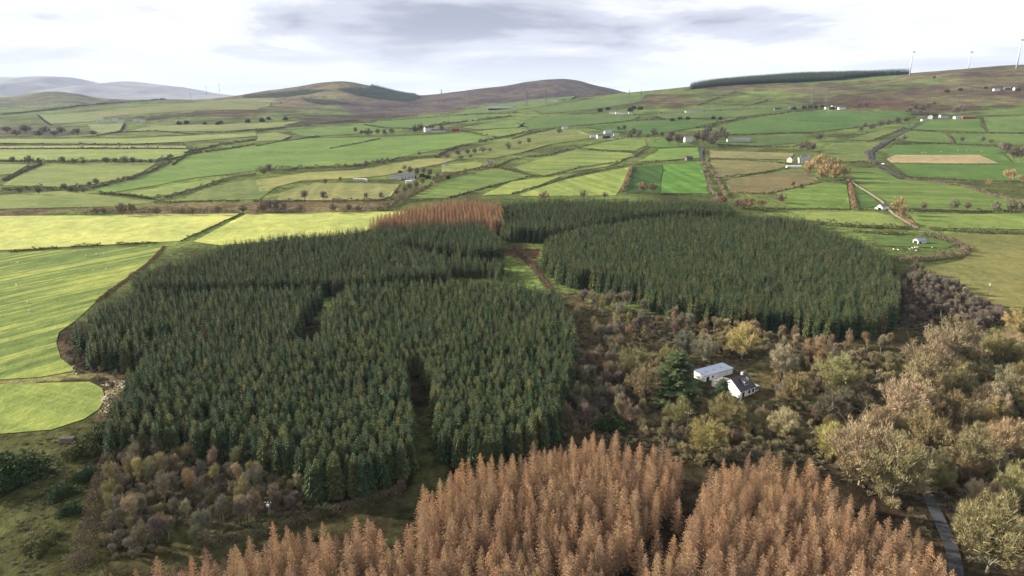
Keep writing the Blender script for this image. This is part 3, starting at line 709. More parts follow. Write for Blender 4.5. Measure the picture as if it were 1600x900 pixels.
L1a = [at(u, v, 15)[:2] for u, v in [(90,890),(220,862),(330,842),(400,818),(450,800),(520,806),(592,788),(606,825),(618,905),(420,1010),(40,1010)]]
L1b = [at(u, v, 15)[:2] for u, v in [(640,778),(680,722),(730,704),(830,692),(880,668),(960,662),(1060,682),(1086,705),(1082,745),(1040,805),(960,893),(930,960),(610,1010),(618,870)]]
L1c = [at(u, v, 15)[:2] for u, v in [(1092,745),(1130,706),(1200,694),(1290,714),(1322,744),(1380,782),(1440,812),(1500,862),(1530,950),(1560,1010),(900,1010),(975,905),(1055,812)]]
SPB = 2.75
pts_P1 = grow(P1, SPB, 0.62, 0.42, [(ride1, 11), (ride2, 8)])
pts_P2 = grow(P2, SPB, 0.62, 0.42, [(ride3, 15)])
pts_P2b = grow(P2b, SPB, 0.6, 0.48)
pts_P3 = grow(P3, 2.85, 0.16, 0.26)
pts_P4 = grow(P4, SPB, 0.5, 0.35)
print('spruces', [len(p) for p in (pts_P1, pts_P2, pts_P2b, pts_P3, pts_P4)])
def heights(P, lo, hi):
    n = nrg.normal(0.9, 0.06, len(P))*(1+0.16*vnoise(P[:, 0], P[:, 1], 45, 14))
    return np.clip(n, lo, hi)
def near_dist(P): return np.hypot(np.hypot(P[:, 0], P[:, 1]), CAM_H)
VC_SPR = variant_collection('spruce_variant', SPR_MID+RUSTY+SPR_HI)        # 0-4 mid, 5-6 rusty, 7-10 fine
def plantation(P, name, label, base_h=0.95):
    d = near_dist(P); s = heights(P, 0.7, 1.3)*base_h; idx = nrg.integers(0, 5, len(P))
    idx = np.where(d < 300, 7+nrg.integers(0, 4, len(P)), idx)
    rust = (nrg.random(len(P)) < 0.022+0.05*(vnoise(P[:, 0], P[:, 1], 28, 20) > 0.27))
    idx = np.where(rust, 5+nrg.integers(0, 2, len(P)), idx)
    wv = s*nrg.uniform(0.88, 1.12, len(P))
    scatter(name, np.column_stack([P, Z(P[:, 0], P[:, 1])]), nrg.uniform(0, 6.28, len(P)), np.column_stack([wv, wv, s]), idx, VC_SPR, label, 'conifers')
# the 300 spruces that show largest stand singly: those of the front edges nearest the camera
allP = np.concatenate([pts_P1]); dn = near_dist(allP)
# front-edge trees: few neighbours on the camera side
order = np.argsort(dn); single = order[:300]; keep = np.ones(len(allP), bool); keep[single] = False
rest_P1 = allP[keep]
ride_x = np.interp(allP[single][:, 1], *zip(*sorted([(p[1], p[0]) for p in ride2])))
for (x, y), rx in zip(allP[single], ride_x):
    k = rnd.randrange(4); s = rnd.uniform(0.8, 0.98)
    lab = 'dark spruce at the front left of the grassy ride, behind the bare thicket' if x < rx else 'dark spruce right of the grassy ride, behind the foreground larches'
    plant('spruce_tree', (x, y, zf(x, y)), rnd.uniform(0, 6.28), (s, s, s*rnd.uniform(0.95, 1.06)), SPR_TRUNK, SPR_HI[k], lab, 'spruce',
          'spruces left of the ride' if x < rx else 'spruces right of the ride')
plantation(rest_P1, 'spruce_plantation', 'large dark spruce plantation left of the scrubby strip')
plantation(pts_P2, 'spruce_plantation', 'dark spruce strip along the bright field, behind the large block')
plantation(pts_P2b, 'spruce_plantation', 'small spruce clump at the grassy notch between plantations', 0.7)
plantation(pts_P3, 'spruce_plantation', 'big oval spruce plantation behind the white cottage', 0.98)
plantation(pts_P4, 'spruce_plantation', 'farthest spruce belt below the striped green fields', 0.95)
# larches
VC_LAR = variant_collection('larch_variant', LAR_HI+LAR_LOW)
ride4 = [at(u, v, 7)[:2] for u, v in [(1090,735),(1062,778),(1010,840),(955,905)]]
PL = [grow(p, 3.1, a, 0.38, [(ride4, 3.6)]) for p, a in ((L1a, 0.1), (L1b, 0.1), (L1c, 0.1))]
PLall = np.concatenate(PL); grp = np.concatenate([np.full(len(p), k) for k, p in enumerate(PL)])
vis = []
for (x, y) in PLall:                                  # row in the photo of the middle of the tree
    z = 9-CAM_H; yy = y*CP-z*SP; vis.append((450-FPX*(y*SP+z*CP)/yy, 800+FPX*x/yy))
vis = np.array(vis); inv = (vis[:, 0] < 925) & (np.abs(vis[:, 1]-800) < 830)
order = np.argsort(np.where(inv, near_dist(PLall), 1e9)); single = order[:300]
keep = np.ones(len(PLall), bool); keep[single] = False
LAB = [['pale orange larch in the low stand at the bottom left'],
       ['orange-brown larch in the middle stand, left third beside the grassy path', 'orange-brown larch in the middle of the middle stand, below the dark spruces', 'orange-brown larch in the middle stand, right third beside the dark gap'],
       ['orange-brown larch in the right-hand stand, beside the dark gap', 'orange-brown larch in the centre of the right-hand stand', 'orange-brown larch in the right-hand stand, nearest the lane']]
LGR = [['larches at the bottom left'], ['middle larches by the path', 'middle larches at the centre', 'middle larches by the gap'], ['right larches by the gap', 'right larches at the centre', 'right larches by the lane']]
def third(g_, u): return 0 if g_ == 0 else (int(u > 750)+int(u > 900) if g_ == 1 else int(u > 1130)+int(u > 1310))
print('larches', len(PLall))
def larch_at(x, y, g_, u):
    t_ = third(g_, u)
    k = rnd.randrange(5); s = rnd.uniform(0.74, 1.06)*(0.97 if g_ == 0 else 1.0)
    plant('larch_tree', (x, y, zf(x, y)), rnd.uniform(0, 6.28), (s*rnd.uniform(.95, 1.1),)*2+(s,), LAR_TRUNK, LAR_HI[k], LAB[g_][t_], 'larch', LGR[g_][t_])
for i in single: larch_at(*PLall[i], grp[i], vis[i, 1])
P = PLall[keep]; s = nrg.uniform(0.74, 1.06, len(P))*np.where(grp[keep] == 0, 0.95, 1.0)
scatter('larch_stand', np.column_stack([P, Z(P[:, 0], P[:, 1])]), nrg.uniform(0, 6.28, len(P)), np.column_stack([s, s, s]), nrg.integers(0, 5, len(P)), VC_LAR, 'rest of the orange-brown larch stand filling the foreground', 'larches')
P = grow(L2, 3.0, 0.1, 0.25); s = nrg.uniform(0.85, 1.1, len(P))
scatter('larch_stand', np.column_stack([P, Z(P[:, 0], P[:, 1])]), nrg.uniform(0, 6.28, len(P)), np.column_stack([s, s, s]), nrg.integers(0, 5, len(P)), VC_LAR, 'small orange larch stand beyond the spruces, beside the bright field', 'larches')
# distant woods
VC_LOW = variant_collection('far_spruce_variant', SPR_LOW)
def far_wood(pts, sp, size, name, label):
    P = grow([p[:2] for p in path(pts+[pts[0]], 25)][:-1], sp, 0.2, 0.35)
    s = nrg.uniform(0.85, 1.1, len(P))*size; print(name, len(P), P.mean(0) if len(P) else None)
    scatter(name, np.column_stack([P, Z(P[:, 0], P[:, 1])-1]), nrg.uniform(0, 6.28, len(P)), np.column_stack([s*1.6, s*1.6, s]), nrg.integers(0, 3, len(P)), VC_LOW, label, 'conifers')
def wood_world(poly, sp, size, name, label):
    P = grow(poly, sp, 0.2, 0.35); s = nrg.uniform(0.85, 1.1, len(P))*size
    print(name, len(P))
    scatter(name, np.column_stack([P, Z(P[:, 0], P[:, 1])-1]), nrg.uniform(0, 6.28, len(P)), np.column_stack([s*1.6, s*1.6, s]), nrg.integers(0, 3, len(P)), VC_LOW, label, 'conifers')
def txy(u, y): return (tan_az(u, 130)*y, y)
wood_world([txy(1078,3020),txy(1120,2980),txy(1250,2930),txy(1310,2930),txy(1360,3000),txy(1418,2950),txy(1418,3000),txy(1370,3150),txy(1300,3330),txy(1120,3330),txy(1080,3150)], 6.5, 1.6, 'hilltop_conifer_wood', 'long dark conifer wood on the skyline of the right-hand moor')
far_wood([(380,150),(470,141),(520,141),(480,148),(430,153),(380,154)], 11, 1.3, 'hill_conifer_wood', 'dark conifer patch on the left slope of the round hill')
far_wood([(525,141),(545,137),(610,141),(655,152),(640,158),(600,156),(560,150)], 11, 1.3, 'hill_conifer_wood', 'dark conifer patch on the right slope of the round hill')
far_wood([(470,154),(520,157),(550,163),(500,164),(480,160)], 11, 1.3, 'hill_conifer_wood', 'narrow conifer patch low on the round hill')

# ------------------------------------------------------------------ bare trees
DOME = [bare_tree(200+k, 9.0, cr, b, 'dome', 9500, (0.35, 0.95), 0.036, 'palebark', 'dome_tree', 12) for k, (cr, b) in enumerate(((4.4, .09), (4.9, .07), (4.0, .12), (4.6, .06), (5.1, .1)))]
TALL = [bare_tree(220+k, 10.0, cr, .10, 'tall', 2200, (0.5, 1.2), 0.045, 'palebark', 'tall_tree', 12) for k, cr in enumerate((2.8, 2.4, 3.2, 2.6))]
FARB = [bare_tree(240+k, 9.0, 4.3, .16, 'dome', 700, (0.8, 1.8), 0.16, 'bark', 'far_tree', 7) for k in range(3)]
BUSH = [bush_mesh(260+k, 2.0, 2.2, 900, 'twig', (0.3, 0.8), 0.055, 'scrub_bush') for k in range(3)]
GREENB = [bush_mesh(270+k, 2.0, 2.0, 5000, mt, (0.10, 0.26), 0.06, 'green_bush', True) for k, mt in enumerate(('evergreen', 'gorse'))]
TAN, OLIVE, YEL, GREYB, PURP, PALE_, DARKB, RUSTB = (0.255,0.215,0.12), (0.225,0.20,0.10), (0.31,0.265,0.115), (0.19,0.168,0.128), (0.155,0.132,0.108), (0.32,0.28,0.18), (0.135,0.12,0.088), (0.22,0.155,0.10)
KEEP_CLEAR = []     # lines of sight to small things: (u0,u1,v0,v1) in the photo
COUNT = {}
def size_of(u, v, px, h):
    x, y, z = at(u, v, h); return x, y, z, px/ppm(x, y, z+h)
def dome(u, v, px, color, label, group=None, tall=1.0, kind=DOME, cat='tree', name='bare_tree'):
    """crown centre and crown width in the photo"""
    h = 4.0
    for _ in range(3):
        x, y, z, w = size_of(u, v, px, h); h = w*0.5*tall
    k = rnd.randrange(len(kind)); s = w/(2*4.5)
    c = tuple(q*rnd.uniform(0.92, 1.08) for q in color)
    return plant(name, (x, y, z), rnd.uniform(0, 6.28), (s, s, s*tall), kind[k][0], kind[k][1], label, cat, group, c)
BIG = [ # u, v, width, colour, label
 (1162,532,62,YEL,'golden round bare tree between cottage and oval plantation'),
 (1222,566,62,PALE_,'pale straw coloured round tree just right of the cottage'),
 (1310,586,78,OLIVE,'olive spreading tree with forked trunk right of the cottage'),
 (1225,662,58,PALE_,'pale grey-yellow tree below the cottage garden'),
 (1136,644,60,OLIVE,'mossy dome-shaped tree just below the cottage gable'),
 (1106,682,70,YEL,'yellow-green bushy tree at the top of the middle larches'),
 (1062,645,50,OLIVE,'olive tree beside the wooden pole left of the cottage'),
 (1488,536,84,TAN,'large tan dome tree at the top of the right-hand wood'),
 (1455,560,80,TAN,'tan dome tree second down the row beside the boggy clearing'),
 (1445,592,90,TAN,'broad tan tree third down the row beside the clearing'),
 (1418,625,88,PALE_,'pale tan tree at the lower end of the clearing'),
 (1480,640,74,OLIVE,'olive-grey tree beside the dark stream gully'),
 (1548,628,58,PALE_,'pale spiky tree right of the dark gully'),
 (1590,505,50,YEL,'bright golden tree at the right edge by the rough field'),
 (1562,545,64,OLIVE,'dark olive tree at the right edge of the wood'),
 (1350,705,120,TAN,'very broad tan tree above the beside-lane larches'),
 (1400,735,110,OLIVE,'broad olive-grey tree overhanging the lane bend'),
 (1300,690,60,YEL,'small yellow-green tree at the top corner of the lane-side larches'),
 (1555,835,140,OLIVE,'huge olive spreading tree at the bottom right corner'),
 (1520,705,90,OLIVE,'green-tinged tree right of the lane bend'),
 (1575,690,80,TAN,'tan tree at the right edge above the lane'),
 (990,565,60,OLIVE,'grey-olive tree with silvery branches left of the big conifer'),
 (1010,598,66,OLIVE,'olive tree pressing against the big dark conifer'),
 (1275,548,50,TAN,'tan tree under the front edge of the oval plantation'),
 (1100,546,46,GREYB,'grey-brown tree behind the blue-roofed outbuilding'),
 (1245,608,60,OLIVE,'olive tree hiding the right end of the cottage'),
 (1300,640,60,DARKB,'dark brown tree in the hollow right of the pale tree'),
 (1580,600,60,TAN,'tan tree on the right edge beyond the gully'),
 (1500,600,60,OLIVE,'dull olive tree above the dark gully'),
 (1070,536,46,GREYB,'slim grey-brown tree beyond the garden conifer'),
 (1375,660,70,TAN,'tan tree between the broad tree and the clearing'),
 (1450,675,80,OLIVE,'mossy tree at the head of the lane'),
 (1600,760,80,OLIVE,'olive tree at the right edge beside the lane'),
]
for u, v, w, c, lab in BIG: dome(u, v, w, c, lab)
TALLS = TALL
def stand(poly, n, kinds, colors, srange, label, group, name='bare_tree', min_d=1.6, cat='tree'):
    pl = [at(u, v)[:2] for u, v in poly]
    xs = [p[0] for p in pl]; ys = [p[1] for p in pl]; out = []; tries = 0
    while len(out) < n and tries < n*60:
        tries += 1; x = rnd.uniform(min(xs), max(xs)); y = rnd.uniform(min(ys), max(ys))
        if not bool(inside(x, y, pl)): continue
        if any((x-a)**2+(y-b)**2 < min_d**2 for a, b in out): continue
        if blocked(x, y): continue
        out.append((x, y)); s = rnd.uniform(*srange); t, c = kinds[rnd.randrange(len(kinds))]
        cc = tuple(q*rnd.uniform(0.88, 1.12) for q in rnd.choice(colors))
        plant(name, (x, y, zf(x, y)), rnd.uniform(0, 6.28), (s, s, s*rnd.uniform(.9, 1.1)), t, c, label, cat, group, cc)
    return len(out)
def to_px(x, y, z):
    dz = z-CAM_H; d = y*CP-dz*SP; return 800+FPX*x/d, 450-FPX*(y*SP+dz*CP)/d
CLEAR_PX = [(1082,1195,560,625),(1445,1485,790,870),(655,685,600,745)]
def blocked(x, y, h=7.0):
    u0, v0 = to_px(x, y, 0); u1, v1 = to_px(x, y, h); p = ppm(x, y, 4)*3.5
    return any(u0+p > a and u0-p < b and v0 > c and v1 < d for a, b, c, d in CLEAR_PX)
n_ = 0
n_ += stand([(905,500),(915,468),(960,470),(1010,490),(1070,505),(1110,525),(1010,535),(965,560),(950,600),(905,615),(902,545),(890,495)], 48, TALL, [GREYB, GREYB, OLIVE, GREYB], (0.75, 1.2), 'slender grey-brown bare tree in the damp strip between the plantations', 'bare trees between the plantations', 'slender_tree')
n_ += stand([(898,560),(960,590),(1010,640),(1000,672),(930,668),(868,680),(870,700),(890,640)], 42, TALL+DOME[:2], [PURP, DARKB, GREYB, OLIVE], (0.65, 1.0), 'dark brown bare tree crowding the right edge of the left plantation', 'bare trees along the left plantation', 'slender_tree')
n_ += stand([(165,760),(215,715),(330,725),(470,735),(478,790),(400,815),(330,850),(225,872),(170,850)], 75, TALL, [GREYB, GREYB, PALE_, OLIVE, TAN, GREYB], (0.6, 1.0), 'bare tree in the thicket before the spruces at the lower left', 'bare thicket at the lower left', 'thicket_tree')
n_ += stand([(1406,450),(1418,425),(1450,432),(1520,468),(1570,500),(1530,515),(1470,485),(1430,500),(1412,525)], 60, TALL+DOME[:1], [PURP, GREYB, PURP], (0.6, 0.95), 'purplish bare tree in the belt beside the rough field', 'purplish belt beside the rough field', 'slender_tree')
n_ += stand([(1005,490),(1060,505),(1200,525),(1290,540),(1390,538),(1390,562),(1290,560),(1120,535),(1040,520)], 45, TALL, [PALE_, TAN, RUSTB, GREYB], (0.55, 0.9), 'slim pale birch along the front edge of the oval plantation', 'pale birches before the oval plantation', 'birch_tree')
n_ += stand([(960,570),(1050,560),(1110,530),(1290,565),(1400,600),(1350,660),(1290,690),(1190,695),(1080,700),(985,660)], 80, DOME+TALL[:1], [OLIVE, OLIVE, DARKB, OLIVE, TAN, GREYB], (0.5, 0.9), 'olive-brown bare tree in the wild ground around the cottage', 'bare trees around the cottage', min_d=3)
n_ += stand([(1300,700),(1420,640),(1500,560),(1620,520),(1640,900),(1520,860),(1450,760),(1400,740)], 85, DOME, [OLIVE, TAN, OLIVE, PALE_, OLIVE], (0.7, 1.15), 'olive-tan bare tree in the wood right of the lane-side larches', 'bare wood on the right', min_d=3.2)
n_ += stand([(100,535),(160,582),(222,590),(205,640),(175,612),(120,575)], 22, TALL+DOME[:1], [GREYB, TAN], (0.25, 0.4), 'low grey-brown bush along the bank of the curved field edge', 'bushes along the curved field edge', 'bare_bush', 1.2, 'bush')
print('bare trees', n_)
def cone_tree(u, v, px_h, label, w=1.0, name='conifer_tree', cm=None):
    x, y, z = at(u, v); h = px_h/ppm(x, y, 6)/0.93; s = h/15.0
    return plant(name, (x, y, z), 1.0, (s*w, s*w, s), SPR_TRUNK, cm or SPR_HI[2], label, 'conifer', None)
cone_tree(1055,632,88,'big dark spreading conifer left of the cottage outbuilding', 2.4)
cone_tree(1128,624,34,'small clipped dark green conifer against the cottage gable', 2.2)
# scrub bushes
def bush(u, v, px, me, label, color=None, group=None, flat=1.0, name='scrub_bush'):
    x, y, z = at(u, v); s = px/ppm(x, y, z)/4.0
    o = tag(obj(name, me, None, (x, y, z), rnd.uniform(0, 6.28), (s, s, s*flat)), label, 'bush', group)
    if color: o.color = (*color, 1)
    return o
for u, v, w, k, lab in [(20,750,120,0,'large dark green gorse mound at the left edge below the bright field'),(130,710,60,1,'olive gorse bush beside the log pile'),(150,690,50,1,'olive gorse bush just above the log pile'),(175,680,60,0,'dark gorse bush under the plantation corner'),
    (95,775,55,0,'dark round gorse bush in the rough pasture at the lower left'),(140,745,50,0,'dark gorse bush between rough pasture and bare thicket'),(110,800,45,0,'low gorse bush lower down the rough pasture'),(60,860,50,1,'sprawling gorse near the bottom left corner'),(88,838,24,1,'small yellow-flecked gorse in the rough pasture'),(955,668,60,0,'dark evergreen mound behind the tops of the middle larches'),(505,802,36,1,'round olive bush standing in the low hedge'),(1525,640,50,0,'ivy green mound in the dark gully'),(1480,700,50,0,'ivy green bush at the head of the lane')]:
    bush(u, v, w, GREENB[k], lab, None, None, 0.75, 'gorse_bush' if 'gorse' in lab else 'evergreen_bush')
# undergrowth: low bramble and rushes, a mass nobody could count
for k_, c_ in enumerate([(0.16,0.13,0.095),(0.19,0.175,0.095),(0.12,0.13,0.065)]): M['scrubmass%d' % k_] = mat_plant('undergrowth_%d' % k_, [tuple(q*.8 for q in c_), tuple(q*1.2 for q in c_)], 1.3, 0.7)
for k_, c_ in enumerate([GREYB, PURP, OLIVE, TAN]): M['thk%d' % k_] = mat_plant('thicket_twigs_%d' % k_, [tuple(q*.8 for q in c_), tuple(q*1.15 for q in c_)], 1.3, 0.7)
VC_UND = variant_collection('undergrowth_variant', [bush_mesh(300+k, 1.3, 1.0, 160, 'scrubmass%d' % (k % 3), (0.3, 0.7), 0.09, 'undergrowth') for k in range(4)])

_th = [bush_mesh(320+k, 1.7, 3.0, 520, 'thk%d' % k, (0.4, 1.1), 0.06, 'thicket') for k in range(4)]
for k in range(4):
    me = TALL[k][1].copy(); me.transform(Matrix.Diagonal((0.62, 0.62, 0.5, 1))); me.materials[1] = M['thk%d' % k]; _th.append(me)
VC_THK = variant_collection('thicket_variant', _th)      # 0-3 bushes, 4-7 slim saplings; grey, purple, olive, tan
def undergrowth(poly, sp, srange, name, label, cuts=()):
    pl = [at(u, v)[:2] for u, v in poly]; P = grow(pl, sp, 0.3, 0.5, cuts)
    P = P[vnoise(P[:, 0], P[:, 1], 14, 31) > -0.12]
    s = nrg.uniform(*srange, len(P)); print(name, len(P))
    scatter(name, np.column_stack([P, Z(P[:, 0], P[:, 1])]), nrg.uniform(0, 6.28, len(P)), np.column_stack([s, s, s*nrg.uniform(.5, 1, len(P))]), nrg.integers(0, 4, len(P)), VC_UND, label, 'undergrowth')
lane_px = [at(*p)[:2] for p in [(1425,715),(1440,755),(1462,800),(1480,840),(1496,870),(1510,898)]]
cott = [at(1090,600)[:2], at(1150,605)[:2], at(1185,612)[:2]]
undergrowth([(870,460),(905,455),(1000,490),(1130,522),(1290,540),(1390,535),(1420,440),(1520,470),(1600,490),(1800,490),(1860,900),(1520,900),(1420,820),(1310,745),(1200,722),(1070,730),(870,700)], 2.6, (0.5, 1.2), 'undergrowth', 'low brown brambles and rushes under the bare trees', [(lane_px, 4.5), (cott, 26)])
undergrowth([(165,735),(480,735),(500,800),(640,760),(600,800),(430,822),(330,858),(190,890),(150,820)], 2.2, (0.4, 0.9), 'undergrowth', 'low brown scrub under the thicket at the lower left')
undergrowth([(0,705),(150,655),(190,600),(170,720),(150,800),(120,898),(0,898)], 2.6, (0.2, 0.65), 'undergrowth', 'scattered tufts in the rough pasture at the lower left')

def thicket(poly, sp, srange, label, cuts=(), pick=(0, 4, 5, 6, 7, 3), thin=-0.15):
    pl = [at(u, v)[:2] for u, v in poly]; P = grow(pl, sp, 0.5, 0.5, cuts); P = P[vnoise(P[:, 0], P[:, 1], 16, 33) > thin]
    P = np.array([p for p in P if not blocked(p[0], p[1], 3.0)])
    s = nrg.uniform(*srange, len(P)); print('thicket', len(P))
    scatter('thicket', np.column_stack([P, Z(P[:, 0], P[:, 1])]), nrg.uniform(0, 6.28, len(P)), np.column_stack([s, s, s*nrg.uniform(.7, 1.2, len(P))]), nrg.choice(pick, len(P)), VC_THK, label, 'scrub')
thicket([(905,510),(918,475),(960,470),(1010,490),(1070,505),(1110,525),(1000,540),(965,560),(1000,640),(1000,672),(930,668),(868,690),(902,600),(902,545),(890,495)], 3.4, (0.4, 0.9), 'grey-brown bare scrub filling the damp strip between the plantations', (), (0, 4, 4, 6, 6, 2), 0.05)
thicket([(165,760),(195,720),(330,722),(470,735),(478,795),(400,815),(330,850),(225,872),(170,850)], 2.1, (0.5, 1.0), 'brown bare scrub between the small trees at the lower left', (), (0, 4, 4, 6, 2))
thicket([(1404,450),(1418,425),(1450,430),(1520,466),(1575,500),(1530,518),(1470,490),(1430,505),(1412,525)], 2.6, (0.7, 1.3), 'purplish bare scrub in the belt beside the rough field', (), (1, 5, 5, 4, 0))
thicket([(960,570),(1050,545),(1110,528),(1290,550),(1395,550),(1400,600),(1350,660),(1320,735),(1270,718),(1190,712),(1085,728),(985,665)], 2.8, (0.6, 1.2), 'olive and brown bare scrub in the wild ground around the cottage', [(cott, 24)], (2, 6, 2, 6, 3, 7, 0), -0.12)
thicket([(1470,860),(1400,800),(1310,730),(1300,700),(1420,640),(1500,560),(1620,500),(1800,500),(1860,900),(1520,900),(1450,760),(1400,740)], 3.0, (0.6, 1.4), 'olive bare scrub under the wood on the right', [(lane_px, 5)], (2, 3, 6, 7, 6, 4))

thicket([(98,520),(125,545),(160,580),(225,586),(212,640),(192,700),(175,695),(192,615),(150,592),(108,572)], 1.9, (0.25, 0.55), 'low grey-brown scrub on the bank of the curved field edge', (), (0, 1, 4, 3), -0.1)

# ------------------------------------------------------------------ hedges
def hedge_profile(C, width, height, dens, g, gap=0.0):
    """a ragged row of twig tufts along the line C: (n*3, 3) triangle corners"""
    out = []
    for p, q in zip(C[:-1], C[1:]):
        p = np.array(p); q = np.array(q); L_ = np.linalg.norm((q-p)[:2])
        if L_ < 1e-3: continue
        d = (q-p)/L_; sd_ = np.array((-d[1], d[0], 0)); dist = math.hypot(p[1], 110)
        ts = max(0.17, dist*0.0011); n = int(L_*dens*(height+width*0.6)/(ts*ts)*1.5)+1
        base = p+(q-p)*g.random((n, 1))
        if gap: base = base[vnoise(base[:, 0], base[:, 1], max(8.0, dist*0.03), 43) > -0.5+gap]
        n = len(base)
        if not n: continue
        hh = height*(0.65+2.6*np.maximum(0, vnoise(base[:, 0], base[:, 1], max(4.0, dist*0.008), 41)-0.02)+0.3*g.random(n))
        zz = g.random(n)**0.8; wv = width*0.5*np.sqrt(1-zz*zz*0.8)
        c = base+sd_*(g.uniform(-1, 1, n)*wv)[:, None]; c[:, 2] += zz*hh
        dv = np.column_stack([g.normal(size=n)*.6, g.normal(size=n)*.6, 0.55+0.5*g.random(n)]); dv /= np.linalg.norm(dv, axis=1)[:, None]
        w = np.cross(dv, g.normal(size=(n, 3))); w *= (ts*0.6/(np.linalg.norm(w, axis=1)+1e-9))[:, None]
        lo = np.array((0, 0, ts*0.2))
        out.append(np.stack([c-w-lo, c+w-lo, c+dv*(ts*g.uniform(0.8, 1.5, n))[:, None]], 1).reshape(-1, 3))
    return np.concatenate(out) if out else np.zeros((0, 3))
HG = np.random.default_rng(77); NH = [0]
def hedge(pts, label, height=2.0, width=1.8, color=DARKB, dens=0.9, gap=0.12, name='hedge', cat='hedge', world=None, mat='twig'):
    C = world or path(pts, 9)
    A = hedge_profile(C, width, height, dens, HG, gap)
    if not len(A): return
    NH[0] += len(A)//3
    o = tag(obj(name, mesh_from(name, A, np.arange(len(A)).reshape(-1, 3), [M[mat]])), label, cat)
    o.color = (*color, 1); return o
HB, HG_, HR = (0.075,0.070,0.047), (0.10,0.095,0.05), (0.135,0.11,0.08)
